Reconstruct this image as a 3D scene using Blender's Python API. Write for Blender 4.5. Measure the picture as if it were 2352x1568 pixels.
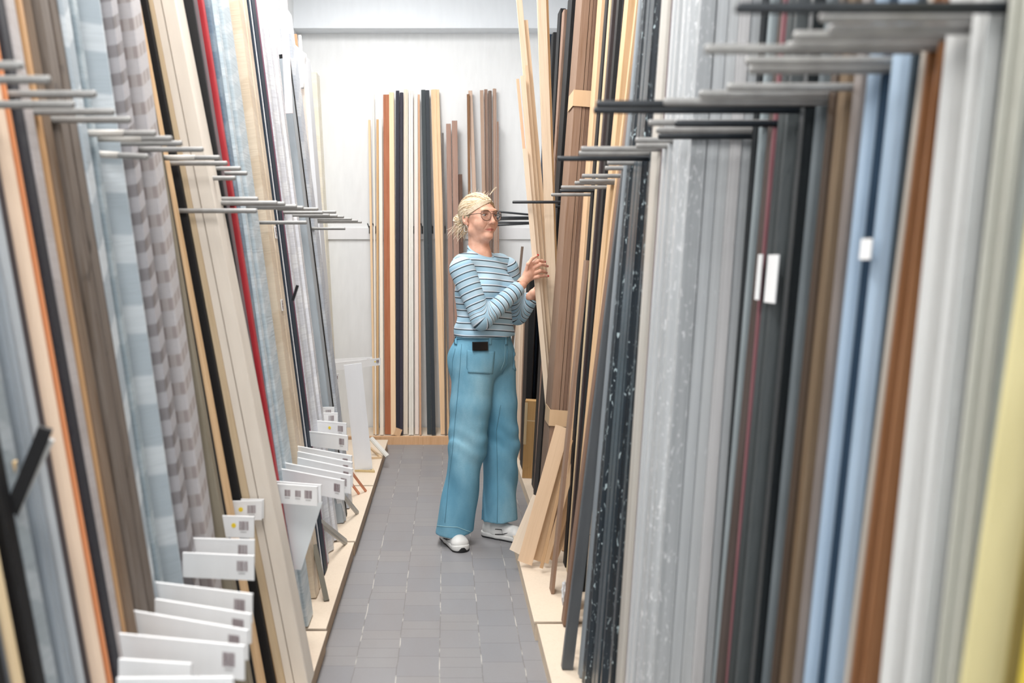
import bpy, bmesh, math, random
import numpy as np
from mathutils import Vector, Matrix
from mathutils.bvhtree import BVHTree
from mathutils.geometry import tessellate_polygon
for o in list(bpy.data.objects): bpy.data.objects.remove(o)
random.seed(7); np.random.seed(7)
SC = bpy.context.scene; COL = SC.collection
F, CX, CY, EYE = 2000.0, 1023.0, 600.0, 1.36       # focal length in pixels, vanishing point, eye height
# ------------------------------------------------------------------ camera, world, lights, exposure
cd = bpy.data.cameras.new('camera'); cam = bpy.data.objects.new('camera', cd); COL.objects.link(cam)
cd.sensor_width = 36; cd.lens = F/2352*36
cd.shift_x = (1176-CX)/2352; cd.shift_y = -(784-CY)/2352
cam.location = (0, 0, EYE); cam.rotation_euler = (math.pi/2, 0, 0)
cd.dof.use_dof = True; cd.dof.focus_distance = 4.5; cd.dof.aperture_fstop = 2.4
cd.clip_start = .02
SC.camera = cam
w = bpy.data.worlds.new('world'); SC.world = w; w.use_nodes = True
w.node_tree.nodes['Background'].inputs[0].default_value = (.97, .985, 1, 1)
w.node_tree.nodes['Background'].inputs[1].default_value = 1.9
SC.view_settings.view_transform = 'Standard'; SC.view_settings.look = 'None'
SC.view_settings.gamma = 1; SC.view_settings.exposure = 0.56; SC.view_settings.use_curve_mapping = False
def area(loc, size, power, col=(1, .975, .95), rot=(0, 0, 0)):
    l = bpy.data.lights.new('ceiling_lamp_light', 'AREA'); l.shape = 'RECTANGLE'; l.size, l.size_y = size
    l.energy = power; l.color = col
    o = bpy.data.objects.new('ceiling_lamp_light', l); o.location = loc; o.rotation_euler = rot; COL.objects.link(o)
    return o
LAMPS = [(-.5, 5.0, 43), (-.5, 2.6, 54), (-.5, .1, 40)]
for x, y, p in LAMPS: area((x, y, 3.60), (.5, 1.5), p)
# ------------------------------------------------------------------ helpers
def lin(c): return tuple(((v/255)/12.92 if v/255 <= .04045 else ((v/255+.055)/1.055)**2.4) for v in c)
def W(px, py, Y): return Vector(((px-CX)*Y/F, Y, EYE+(CY-py)*Y/F))
def wz(px, py, z):                                   # the point of height z seen at a pixel
    Y = F*(EYE-z)/(py-CY); return Vector(((px-CX)*Y/F, Y, z))
def link(name, me, mat=None, parent=None):
    o = bpy.data.objects.new(name, me); COL.objects.link(o)
    if mat:
        for m in (mat if isinstance(mat, (list, tuple)) else [mat]): me.materials.append(m)
    if parent: o.parent = parent
    return o
def mesh(vs, fs, smooth=False):
    me = bpy.data.meshes.new('m'); me.from_pydata([tuple(v) for v in vs], [], fs); me.update()
    if smooth: me.polygons.foreach_set('use_smooth', [True]*len(me.polygons))
    return me
def tag(o, label, cat, group=None, kind=None):
    o['label'] = label; o['category'] = cat
    if group: o['group'] = group
    if kind: o['kind'] = kind
    return o
def struct(o): o['kind'] = 'structure'; return o
def empty(name, loc, rz=0):
    o = bpy.data.objects.new(name, None); COL.objects.link(o); o.location = loc; o.rotation_euler = (0, 0, rz); o.empty_display_size = .05
    return o
class MB:
    def __init__(s): s.v = []; s.f = []; s.mi = []
    def add(s, vs, fs, mi=0):
        n = len(s.v); s.v += [tuple(v) for v in vs]; s.f += [tuple(i+n for i in f) for f in fs]; s.mi += [mi]*len(fs)
    def box(s, a, b, mi=0, M=None):
        x0, y0, z0 = a; x1, y1, z1 = b
        vs = [Vector(p) for p in ((x0,y0,z0),(x1,y0,z0),(x1,y1,z0),(x0,y1,z0),(x0,y0,z1),(x1,y0,z1),(x1,y1,z1),(x0,y1,z1))]
        if M: vs = [M @ v for v in vs]
        s.add(vs, [(3,2,1,0),(4,5,6,7),(0,1,5,4),(1,2,6,5),(2,3,7,6),(3,0,4,7)], mi)
    def prism(s, poly, z0, z1, mi=0, M=None, top=None):
        n = len(poly); tp = top or poly
        vs = [Vector((x, y, z0)) for x, y in poly]+[Vector((x, y, z1)) for x, y in tp]
        if M: vs = [M @ v for v in vs]
        fs = [(i, (i+1) % n, (i+1) % n+n, i+n) for i in range(n)]
        tri = tessellate_polygon([[Vector((x, y, 0)) for x, y in poly]])
        fs += [tuple(t) for t in tri]+[tuple(i+n for i in reversed(t)) for t in tri]
        s.add(vs, fs, mi)
    def tube(s, pts, r, n=6, mi=0, cap=True):
        pts = [Vector(p) for p in pts]; rs = r if isinstance(r, (list, tuple)) else [r]*len(pts)
        up = Vector((.13, .31, .94)); rings = []
        for i, p in enumerate(pts):
            d = (pts[min(i+1, len(pts)-1)]-pts[max(i-1, 0)])
            d = d.normalized() if d.length > 1e-9 else Vector((0, 0, 1))
            a = d.cross(up)
            if a.length < .05: a = d.cross(Vector((1, 0, 0)))
            a.normalize(); b = d.cross(a)
            rings.append([p+(a*math.cos(2*math.pi*k/n)+b*math.sin(2*math.pi*k/n))*rs[i] for k in range(n)])
        vs = [v for R in rings for v in R]; fs = []
        for i in range(len(pts)-1):
            for k in range(n): fs.append((i*n+k, i*n+(k+1) % n, (i+1)*n+(k+1) % n, (i+1)*n+k))
        if cap: fs += [tuple(range(n))[::-1], tuple((len(pts)-1)*n+k for k in range(n))]
        s.add(vs, fs, mi)
    def mesh(s, smooth=False):
        me = mesh(s.v, s.f, smooth); me.polygons.foreach_set('material_index', s.mi)
        bm = bmesh.new(); bm.from_mesh(me); bmesh.ops.recalc_face_normals(bm, faces=bm.faces); bm.to_mesh(me); bm.free()
        return me
    def build(s, name, mat, parent=None, smooth=False): return link(name, s.mesh(smooth), mat, parent)
# ------------------------------------------------------------------ materials
class NT:
    def __init__(s, name, rough=.6, spec=.4):
        s.m = bpy.data.materials.new(name); s.m.use_nodes = True; s.t = s.m.node_tree
        s.b = s.t.nodes['Principled BSDF']; s.b.inputs['Roughness'].default_value = rough
        s.b.inputs['Specular IOR Level'].default_value = spec
    def n(s, typ, **kw):
        o = s.t.nodes.new(typ)
        for k, v in kw.items():
            if k.startswith('i_'):
                key = k[2:]; key = int(key) if key.isdigit() else key.replace('_', ' ')
                if isinstance(v, bpy.types.NodeSocket): s.t.links.new(v, o.inputs[key])
                else: o.inputs[key].default_value = v
            else: setattr(o, k, v)
        return o
    def math(s, op, a, b=0.0, c=0.0):
        o = s.t.nodes.new('ShaderNodeMath'); o.operation = op
        for i, v in enumerate((a, b, c)):
            if isinstance(v, bpy.types.NodeSocket): s.t.links.new(v, o.inputs[i])
            else: o.inputs[i].default_value = v
        return o.outputs[0]
    def coord(s, sx=1, sy=1, sz=1, rx=0):
        tc = s.n('ShaderNodeTexCoord'); mp = s.n('ShaderNodeMapping')
        mp.inputs['Scale'].default_value = (sx, sy, sz); mp.inputs['Rotation'].default_value = (rx, 0, 0)
        s.t.links.new(tc.outputs['Object'], mp.inputs[0]); return mp.outputs[0]
    def xyz(s):
        tc = s.n('ShaderNodeTexCoord'); sp = s.n('ShaderNodeSeparateXYZ'); s.t.links.new(tc.outputs['Object'], sp.inputs[0])
        return sp.outputs
    def ramp(s, fac, stops):
        r = s.n('ShaderNodeValToRGB'); e = r.color_ramp.elements
        while len(e) < len(stops): e.new(.5)
        for i, (p, c) in enumerate(stops): e[i].position = p; e[i].color = (*lin(c), 1)
        s.t.links.new(fac, r.inputs[0]); return r.outputs[0]
    def mix(s, fac, a, b):
        o = s.n('ShaderNodeMix', data_type='RGBA')
        for sk, v in ((o.inputs[0], fac), (o.inputs[6], a), (o.inputs[7], b)):
            if isinstance(v, bpy.types.NodeSocket): s.t.links.new(v, sk)
            elif sk is o.inputs[0]: sk.default_value = v
            else: sk.default_value = (*lin(v), 1)
        return o.outputs[2]
    def col(s, v):
        if isinstance(v, bpy.types.NodeSocket): s.t.links.new(v, s.b.inputs['Base Color'])
        else: s.b.inputs['Base Color'].default_value = (*lin(v), 1)
    def noise(s, vec, scale=5, detail=3, rough=.5, dist=0):
        return s.n('ShaderNodeTexNoise', i_0=vec, i_Scale=scale, i_Detail=detail, i_Roughness=rough, i_Distortion=dist).outputs['Fac']
    def bump(s, h, st=.3, dist=.002):
        o = s.n('ShaderNodeBump', i_Strength=st, i_Distance=dist, i_Height=h); s.t.links.new(o.outputs[0], s.b.inputs['Normal'])
MC = {}
def plain(c, rough=.55, var=6, spec=.4):
    k = ('p', c, rough, var, spec)
    if k in MC: return MC[k]
    t = NT('plain', rough, spec); f = t.noise(t.coord(6, 6, 1.2), 4, 3)
    t.col(t.ramp(f, [(.3, tuple(max(0, v-var) for v in c)), (.7, tuple(min(255, v+var) for v in c))])); MC[k] = t.m; return t.m
def wood(c, d=22, rough=.55, knots=False):
    k = ('w', c, d, rough, knots)
    if k in MC: return MC[k]
    t = NT('wood_grain', rough, .3); v = t.coord(30, 30, 1.1)
    f = t.noise(v, 3, 5, .6, .6); g = t.noise(t.coord(120, 120, 2.5), 2, 2)
    f2 = t.math('ADD', t.math('MULTIPLY', f, .7), t.math('MULTIPLY', g, .3))
    cc = t.ramp(f2, [(.32, tuple(max(0, int(v-d*(.8+.15*i))) for i, v in enumerate(c))), (.5, c), (.68, tuple(min(255, v+d//3) for v in c))])
    if knots:
        kf = t.noise(t.coord(14, 14, 4.5), 1.5, 2, .5, 1.2); cc = t.mix(t.ramp(kf, [(.62, (0, 0, 0)), (.7, (200, 200, 200))]), cc, tuple(int(v*.5) for v in c))
    t.col(cc); t.bump(f2, .15, .001); MC[k] = t.m; return t.m
def wrap(c, c2, ang=.6, per=.16, wr=.35, stripes=0.0):
    """mouldings in printed paper or film: broad slanting patches and a fine diagonal crinkle"""
    k = ('r', c, c2, ang, per, wr, stripes)
    if k in MC: return MC[k]
    t = NT('wrapped_film', .42, .5); X = t.xyz()
    a = t.math('ADD', X[2], t.math('MULTIPLY', X[1], ang)); a = t.math('ADD', a, t.math('MULTIPLY', X[0], -ang*.8))
    sw = t.math('PINGPONG', a, per/2); sw = t.math('DIVIDE', sw, per/2)
    sw = t.ramp(sw, [(.56, (0, 0, 0)), (.64, (255, 255, 255))])
    cr = t.noise(t.coord(8, 8, 150, .5), 1.0, 2, .5, .4); crr = t.noise(t.coord(10, 10, 6), 1, 3)
    base = t.mix(sw, c, c2); dk = t.ramp(cr, [(.45, (0, 0, 0)), (.7, (255, 255, 255))])
    base = t.mix(t.math('MULTIPLY', dk, wr), base, tuple(max(0, v-45) for v in c))
    base = t.mix(t.math('MULTIPLY', crr, .25), base, tuple(max(0, v-25) for v in c))
    t.col(base); t.bump(cr, .5, .0015); MC[k] = t.m; return t.m
def plaid(c, c2, c3, per=.075, bw=.03):
    k = ('q', c, c2, per)
    if k in MC: return MC[k]
    t = NT('printed_plaid_paper', .45, .4); X = t.xyz()
    a = t.math('ADD', X[2], t.math('MULTIPLY', X[1], -.5))
    s1 = t.ramp(t.math('FRACT', t.math('DIVIDE', a, per)), [(.5, (0, 0, 0)), (.56, (255, 255, 255)), (.94, (255, 255, 255)), (1, (0, 0, 0))])
    s2 = t.ramp(t.math('FRACT', t.math('DIVIDE', t.math('ADD', X[1], X[0]), bw)), [(.0, (0, 0, 0)), (.5, (0, 0, 0)), (.56, (255, 255, 255))])
    g = t.mix(s2, c3, c2); g = t.mix(s1, c, g)
    n = t.noise(t.coord(60, 60, 120), 1, 2); g = t.mix(t.math('MULTIPLY', n, .2), g, (120, 115, 118))
    t.col(g); MC[k] = t.m; return t.m
def glit(c, amt=.66, rough=.3, sp=(205, 225, 230), sc=1.0):
    """glossy film over mouldings with small glints of crumpled film"""
    k = ('g', c, amt, rough, sp, sc)
    if k in MC: return MC[k]
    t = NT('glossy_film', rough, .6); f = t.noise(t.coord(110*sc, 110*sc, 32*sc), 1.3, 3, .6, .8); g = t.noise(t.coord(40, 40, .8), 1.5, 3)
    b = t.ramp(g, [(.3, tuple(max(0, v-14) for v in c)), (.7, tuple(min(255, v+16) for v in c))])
    q = t.ramp(f, [(amt, (0, 0, 0)), (min(1, amt+.05), (230, 230, 230))]); t.col(t.mix(q, b, sp)); t.bump(f, .5, .002); MC[k] = t.m; return t.m  # pale glints of the film are mixed into the base colour
def speck(c, c2=(120, 120, 125)):
    k = ('s', c, c2)
    if k in MC: return MC[k]
    t = NT('fine_speckle', .6, .3); f = t.noise(t.coord(1, 1, 1), 420, 2, .6); t.col(t.ramp(f, [(.35, c), (.75, c2)])); MC[k] = t.m; return t.m
WHITE = plain((228, 230, 231), .6, 3)
METAL = plain((146, 145, 143), .38, 10, .6); METALD = plain((30, 36, 42), .4, 6, .6)
CARD = plain((240, 241, 242), .5, 2); INK = plain((132, 112, 115), .6, 2); YEL = plain((245, 214, 60), .5, 2); GREYTXT = plain((178, 176, 176), .6, 2)
KRAFT = wood((203, 176, 138), 14, .7); PLY = wood((226, 210, 190), 8, .6); PLYEDGE = wood((188, 164, 138), 22, .6)
# ------------------------------------------------------------------ the room
Y0, YB, XL, XR, ZC = -3.5, 6.92, -1.18, 1.02, 3.72
def tiles():
    t = NT('floor_tiles', .42, .35); X = t.xyz(); wd, ln = .1425, .147
    cx = t.math('DIVIDE', t.math('ADD', X[0], .162), wd); col = t.math('FLOOR', cx)
    wob = t.math('MULTIPLY', t.math('SUBTRACT', t.noise(t.coord(1, 1, 1), 7, 2), .5), .06)
    fx = t.math('FRACT', t.math('ADD', cx, wob))
    wn = t.n('ShaderNodeTexWhiteNoise', noise_dimensions='1D'); t.t.links.new(col, wn.inputs['W'])
    cy = t.math('ADD', t.math('DIVIDE', X[1], ln), wn.outputs['Value']); row = t.math('FLOOR', cy); fy = t.math('FRACT', cy)
    cmb = t.n('ShaderNodeCombineXYZ', i_0=col, i_1=row); wn2 = t.n('ShaderNodeTexWhiteNoise', noise_dimensions='2D'); t.t.links.new(cmb.outputs[0], wn2.inputs['Vector'])
    half = t.math('GREATER_THAN', wn2.outputs['Value'], .78)
    dx = t.math('MINIMUM', fx, t.math('SUBTRACT', 1, fx)); dy = t.math('MINIMUM', fy, t.math('SUBTRACT', 1, fy))
    dh = t.math('ADD', t.math('ABSOLUTE', t.math('SUBTRACT', fy, .5)), t.math('MULTIPLY', t.math('SUBTRACT', 1, half), 1)); dy = t.math('MINIMUM', dy, dh)
    base = t.ramp(wn2.outputs['Value'], [(0, (140, 141, 145)), (.5, (145, 145, 148)), (1, (149, 148, 149))])
    dirt = t.noise(t.coord(2.2, .8, 1), 1.5, 5, .6); base = t.mix(t.ramp(dirt, [(.4, (0, 0, 0)), (.7, (140, 140, 140))]), base, (132, 121, 116))
    fine = t.noise(t.coord(60, 60, 1), 2, 3); base = t.mix(t.math('MULTIPLY', fine, .3), base, (126, 126, 129))
    gn = t.noise(t.coord(3, 3, 1), 2.4, 3)
    gx = t.math('LESS_THAN', dx, .012); white = t.ramp(gn, [(.50, (124, 122, 122)), (.60, (190, 187, 182))])
    base = t.mix(gx, base, white); gy = t.math('LESS_THAN', dy, .007); base = t.mix(gy, base, (112, 111, 113))
    t.col(base); t.bump(t.math('MAXIMUM', gx, gy), -.3, .001); return t.m
def quadbox(name, a, b, mat): m = MB(); m.box(a, b); return struct(m.build(name, mat))
quadbox('floor', (-1.6, Y0, -.1), (1.6, YB+.2, 0), tiles())
quadbox('wall_back', (-1.6, YB, 0), (1.6, YB+.12, ZC), WHITE)
quadbox('wall_left', (XL-.12, Y0, 0), (XL, YB, ZC), WHITE)
quadbox('wall_right', (XR, Y0, 0), (XR+.12, YB, ZC), WHITE)
quadbox('ceiling', (-1.6, Y0, ZC), (1.6, YB+.2, ZC+.1), plain((235, 238, 240), .7, 2))
quadbox('trim_1', (XL, YB-.16, 3.17), (XR, YB, ZC), plain((226, 231, 236), .55, 2))        # beam across the back wall
r = MB(); r.box((XL, YB-.018, 1.535), (XR, YB, 1.625)); struct(r.build('trim_2', plain((226, 227, 229), .45, 2)))
# ceiling lamps (slim housings around each light)
for i, (x, y, p) in enumerate(LAMPS):
    e = empty('ceiling_lamp', (x, y, 3.62)); m = MB(); m.box((-.28, -.8, .01), (.28, .8, .1)); m.build('housing', CARD, e)
    tag(e, ['slim white ceiling lamp over the far end of the aisle', 'slim white ceiling lamp over the middle of the aisle', 'slim white ceiling lamp behind the camera'][i], 'lamp')
# plywood platforms
def platform(name, x0, x1, y0, y1, h, label, edge='x1', em=None):
    e = empty(name, ((x0+x1)/2, (y0+y1)/2, 0)); cx, cy = (x0+x1)/2, (y0+y1)/2; tk = .006
    m = MB(); m.box((x0-cx, y0-cy, h-tk), (x1-cx, y1-cy, h)); m.build('plywood_top', PLY, e)
    m = MB(); m.box((x0-cx+.004, y0-cy+.004, 0), (x1-cx-.004, y1-cy-.004, h-tk)); m.build('base', em or PLYEDGE, e)
    return tag(e, label, 'platform')
PH = .07
for i, (a, b, dx, lb) in enumerate([(5.02, 6.3, .0, 'cream plywood platform at the far left end of the aisle'), (4.02, 5.0, .0, 'cream plywood platform with chevron samples, left of the woman'),
        (3.06, 4.0, -.004, 'cream plywood platform with white tags above, left side'), (1.2, 3.04, .002, 'cream plywood platform nearest on the left of the aisle')]):
    platform('platform', XL+.002, -.415+dx, a, b, PH, lb)
LB = plain((224, 206, 182), .6, 6)
for a, b, x0, lb in [(4.12, 6.3, .455, 'narrow cream plywood platform at the far right behind the woman'), (3.12, 4.10, .318, 'cream plywood platform under the fanned cardboard strips on the right'), (.6, 3.1, .326, 'cream plywood platform nearest on the right of the aisle')]:
    platform('platform', x0, XR-.002, a, b, PH, lb, em=LB)
e = empty('platform', (-.1, 6.6, 0)); m = MB(); m.box((-1.2, -.14, 0), (1.3, -.10, .058)); m.build('front_board', wood((214, 172, 132), 20), e)
m = MB(); m.box((-1.2, -.0995, 0), (1.3, .30, .045)); m.build('plywood_top', PLY, e); tag(e, 'low pine-edged platform along the back wall', 'platform')
# ------------------------------------------------------------------ rods: steel pegs between the bays
RODY = {-1: [], 1: []}
def rod(side, tx, ty, Xt=None, z=None, mat=METAL, r=.0072, skew=0, dz=0, label='', group=None, sleeve=False):
    if Xt is not None: s = abs(tx-CX)/Xt; Y = F/s; z = EYE+(CY-ty)/s
    else: s = (CY-ty)/(z-EYE); Y = F/s; Xt = abs(tx-CX)/s
    xw = (XL+.02) if side < 0 else (XR-.02)
    xt = side*Xt; e = empty('rack_rod', (xt, Y, z)); m = MB()
    L = abs(xw-xt); m.tube([(0, 0, 0), (side*.004, 0, 0), (side*L, skew, dz)], [r*.8, r, r], 10); m.build('rod', mat, e, True)
    if sleeve:
        m = MB(); m.tube([(side*.07, skew*.07/L, dz*.07/L), (side*.17, skew*.17/L, dz*.17/L)], r*1.12, 10); m.build('tape_sleeve', plain((196, 192, 186), .5, 4), e, True)
    m = MB(); m.tube([(side*(L-.012), skew, dz), (side*(L+.019), skew, dz)], r*1.9, 10); m.build('collar', mat, e)
    tag(e, label, 'rod', group); RODY[side].append((Y, Y+skew)); return e
lr = [(52,150,0),(115,183,0),(170,240,0),(220,216,0),(262,257,0),(300,275,0),(358,306,1),(395,318,1),(418,329,0),(467,343,0),(505,362,1),(522,375,0),(553,387,0),(568,398,0),(541,409,1),
      (637,466,0),(655,468,0),(682,474,0),(697,477,0),(731,480,0),(742,488,0),(772,487,0),(757,494,0),(775,496,0),(790,498,0),(808,503,0),(822,507,0),(831,510,0),(793,525,0),(705,511,0)]
for i, (x, y, sl) in enumerate(lr):
    big = x < 580
    rod(-1, x, y, Xt=.64 if big else .52, label=('grey steel rod of the left rack, over the plaid and black lengths' if big else 'grey steel rod of the left rack, in the far cluster toward the wall'),
        group='near steel rods of the left rack' if big else 'far steel rods of the left rack', sleeve=bool(sl))
rod(-1, 593, 457, Xt=.583, label='shorter grey steel rod crossing the red and plum lengths, upper one')
rod(-1, 590, 484, Xt=.559, label='shorter grey steel rod crossing the red and plum lengths, lower one')
rod(-1, 340, 360, Xt=.68, dz=.03, skew=.05, label='steel rod slanting upward across the blue-grey wrapped bundle, left rack', sleeve=True)
rr = [(1690,18,1),(1885,40,0),(1905,68,0),(1825,82,0),(1620,113,0),(1810,106,0),(1714,140,0),(1722,160,0),(1672,200,0),(1607,216,0),(1525,234,0),(1370,239,1),(1364,253,1),(1550,284,1),
      (1490,282,0),(1508,299,0),(1512,313,1),(1460,322,0),(1462,335,0),(1335,342,0),(1330,352,0),(1281,364,1),(1395,374,0),(1390,386,0),(1337,404,0),(1331,415,0),(1320,420,0),(1289,430,0),(1286,438,1),(1266,447,0),(1252,474,1)]
for i, (x, y, dk) in enumerate(rr):
    near = y < 265
    rod(1, x, y, z=1.65+.006*math.sin(i*2.3), mat=METALD if dk else METAL, label=('black' if dk else 'grey')+' steel rod of the right rack, '+('in the upper near cluster' if near else 'in the lower far cluster'),
        group=('black' if dk else 'grey')+(' near' if near else ' far')+' steel rods of the right rack')
rod(1, 1177, 464, z=1.65, mat=METALD, label='longest black steel rod, crossing in front of the pale held strips')
for i, (x, y, zz, sk, dz) in enumerate([(1143, 486, 1.70, 0, -.06), (1140, 499, 1.66, 0, 0), (1138, 503, 1.65, 0, .004), (1140, 511, 1.64, 0, 0), (1139, 517, 1.625, 0, .03)]):
    rod(1, x, y, z=zz, mat=METALD, skew=sk, dz=dz, label='black steel rod reaching out behind the woman\'s face', group='black rods behind the face')
# ------------------------------------------------------------------ moulding lengths
PR = {'flat': [(0, .06), (.06, 0), (.94, 0), (1, .06)], 'step': [(0, .25), (.2, .25), (.22, 0), (.6, 0), (.64, .3), (1, .3)],
      'cove': [(0, 0), (.16, 0), (.2, .15), (.35, .32), (.55, .38), (.75, .3), (.85, .1), (.88, 0), (1, 0)],
      'round': [(0, .5), (.08, .25), (.25, .07), (.5, 0), (.75, .07), (.92, .25), (1, .5)],
      'ridge': [(0, .3), (.2, .3), (.3, .02), (.42, 0), (.5, .2), (.66, .2), (.7, .05), (.86, 0), (1, .2)],
      'double': [(0, .05), (.05, 0), (.45, 0), (.48, .35), (.54, .35), (.57, 0), (.95, 0), (1, .05)],
      'slope': [(0, .55), (.1, .5), (.75, 0), (.9, 0), (1, .1)]}
def rod_cut(side, ya, yb, z=None):
    for a, b in RODY[side]:
        lo, hi = min(a, b)-.009, max(a, b)+.009
        if hi <= ya or lo >= yb: continue
        if lo-ya >= yb-hi: yb = lo
        else: ya = hi
    return ya, yb
def length(side, Ya, Yb, Xf, k, t, mat, prof, L, z0=PH, xz=None, extra=None):
    """one leaning length: front face X = Xf at eye height, Y from Ya to Yb, leaning k outward per metre"""
    a = math.atan(k); foot = Xf-(EYE-z0)*k; w_ = Yb-Ya; m = MB()
    poly = [(side*v*t, u*w_) for u, v in PR[prof]]+[(side*t, w_), (side*t, 0)]
    # z along the length
    m.prism(poly, 0, L)
    o = m.build('frame_length', mat); o.location = (side*foot, Ya, z0+t*math.sin(a)+.0005); o.rotation_euler = (0, side*a, 0)
    return o
LAST = {-1: 99, 1: 99}
def c(side, xa, xb, X0, k, mat, prof, label, t=.05, L=3.0, group=None, cat='moulding', sub=1, cut=True, deep=True):
    """a column seen between pixels xa (far) and xb (near) at eye height; sub > 1: that many alike side by side"""
    sa, sb = abs(xa-CX)/X0, abs(xb-CX)/X0; Yn, Yf = F/max(sa, sb), F/min(sa, sb); wd_ = Yf-Yn
    if deep and max(sa, sb) > 900: t = max(t, .11)
    Yf = min(Yf, LAST[side]-.0012)
    if Yf-Yn < .35*wd_: Yn = Yf-.35*wd_
    if cut: 
        yn, yf = rod_cut(side, Yn, Yf)
        if yf-yn > .35*(Yf-Yn): Yn, Yf = yn, yf
    out = []; LAST[side] = Yn
    for i in range(sub):
        a = Yn+(Yf-Yn)*i/sub; b = Yn+(Yf-Yn)*(i+1)/sub-.0012
        o = length(side, a, b, X0+(random.random()-.5)*.012*(sub > 1), k, t, mat, prof, L-.04*i)
        tag(o, label, cat, group or (label if sub > 1 else None)); out.append(o)
    return out
def stack(side, x_near, X0, X1, k, n, mats, label, group, wid=.05, L=3.0, jit=.006, first=None):
    """lengths piled one behind the other toward the wall; their near edges show as stripes"""
    Yn = LAST[side]; dx = (X1-X0)/n
    for i in range(n):
        a = Yn+random.random()*jit; o = length(side, a, a+wid-.004, X0+dx*i, k, dx-.0012, mats[i % len(mats)], 'flat', L-random.random()*.05)
        tag(o, label, 'moulding', group)
# ------------------------------------------------------------------ left rack, far to near
L_, R_ = -1, 1
PINE = wood((226, 196, 160), 20); PINE2 = wood((214, 180, 140), 24); BEIGE = wood((206, 184, 152), 12, .65); BLK = speck((13, 13, 15), (36, 36, 38)); BLK2 = speck((36, 37, 44), (62, 62, 68))
CREAM = plain((226, 217, 205), .5, 5); NAVY = speck((16, 28, 44), (40, 60, 78)); WRAPW = wrap((222, 224, 230), (236, 237, 240), -.5, .2, .36); WRAPG = wrap((192, 198, 207), (214, 218, 223), -.9, .22, .38)
WRAPB = wrap((192, 205, 212), (208, 217, 222), -.4, .09, .5); TEAL = wrap((152, 166, 174), (174, 186, 192), -.7, .15, .3); BLUEGREY = wrap((172, 183, 191), (206, 213, 218), -1.0, .17, .15)
RED = plain((178, 44, 52), .5, 12); PLUM = plain((112, 98, 102), .45, 12); TAUPE = wood((122, 110, 102), 30); DKTAN = wood((148, 128, 108), 26); ORANGE = plain((222, 150, 104), .5, 5)
c(L_, 751, 781, .92, .055, wrap((236, 228, 208), (240, 233, 217), -.6, .2, .25), 'double', 'cream paper-wrapped length at the far left against the white wall', L=2.76, t=.04)
c(L_, 741, 750, .85, .08, plain((214, 216, 220), .5, 4), 'flat', 'pale grey wrapped length beside the far cream-wrapped pair', L=2.72, t=.03)
c(L_, 726, 741, .66, .125, WRAPG, 'flat', 'grey patterned wrapped length nearest the white wall board, left rack', L=2.62)
c(L_, 722.5, 725, .66, .125, BLK, 'flat', 'thin black edge length between two pale grey wrapped lengths', L=2.35)
c(L_, 714.5, 722, .66, .125, plain((166, 175, 182), .4, 8), 'flat', 'slate grey bare length between wrapped lengths, far left rack', L=2.3)
c(L_, 691, 714, .66, .125, WRAPW, 'step', 'pale lavender-grey crinkled wrap bundle right of the dark groove', L=2.9)
c(L_, 665, 690, .66, .125, wrap((216, 219, 226), (228, 231, 235), -.6, .16, .42), 'cove', 'pale grey crinkled wrap bundle beside the navy lengths', L=3.0)
c(L_, 662.3, 664.3, .66, .127, plain((120, 70, 92), .5, 4), 'flat', 'thin plum red edge beside the wide navy length')
c(L_, 653, 662, .66, .128, NAVY, 'flat', 'wide deep navy length, left rack', L=3.0)
c(L_, 649.5, 652.6, .66, .128, WRAPW, 'flat', 'narrow white wrapped length between two navy lengths', L=3.0)
c(L_, 646, 649, .66, .128, NAVY, 'flat', 'narrow deep navy length beside brown paper lengths', L=3.0)
c(L_, 626, 644.5, .66, .130, wrap((222, 206, 184), (212, 194, 170), .7, .3, .2), 'double', 'tan paper-wrapped pair with small barcode stickers, left rack', L=3.0)
c(L_, 588, 625, .66, .138, WRAPB, 'flat', 'broad light blue crinkled wrap length, left rack', L=3.1, t=.055)
c(L_, 574, 587.3, .66, .140, WRAPB, 'step', 'light blue crinkled wrap length with dark groove, left rack', L=3.1)
c(L_, 563, 573.5, .665, .142, wrap((110, 130, 148), (132, 150, 164), -.7, .15, .4), 'flat', 'slate blue denim-coloured wrap length beside the red one', L=3.1)
c(L_, 554.3, 562.3, .66, .157, RED, 'flat', 'bright red length, the only red one of the left rack', L=3.1)
c(L_, 541, 554, .66, .158, PLUM, 'round', 'dark plum rounded length just left of the red one', L=3.1)
c(L_, 538, 540.5, .66, .160, BLK, 'flat', 'thin black edge length left of the plum one', L=3.1)
c(L_, 518, 537.5, .66, .195, CREAM, 'flat', 'cream film-wrapped length whose foot stands at the platform edge', L=3.1, t=.04)
stack(L_, 517, .703, .80, .195, 4, [CREAM, BEIGE, PINE2, BEIGE], 'beige and cream paper-wrapped lengths stacked beside the black one', 'stacked beige wrapped lengths, left rack', wid=.07, L=3.1)
c(L_, 442, 454, .745, .188, BLK, 'double', 'wide matt black length left of the beige stack', L=3.1)
c(L_, 421, 440.5, .745, .185, PINE2, 'round', 'light raw pine length between two black ones, left rack', L=3.1)
c(L_, 415.5, 420.5, .745, .176, BLK, 'flat', 'narrow black length left of the raw pine one', L=3.1)
c(L_, 407, 415, .745, .172, wood((140, 132, 116), 22), 'flat', 'weathered olive-grey length right of the plaid wrap', L=3.1)
c(L_, 367, 406, .738, .140, plaid((196, 193, 195), (164, 154, 152), (182, 175, 174)), 'flat', 'broad length in pale grey and taupe plaid paper', L=3.1, t=.05)
c(L_, 329, 366, .742, .142, plaid((176, 174, 178), (118, 112, 112), (140, 136, 138), .07, .045), 'step', 'darker plaid paper-wrapped length left of the pale plaid one', L=3.1)
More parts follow.
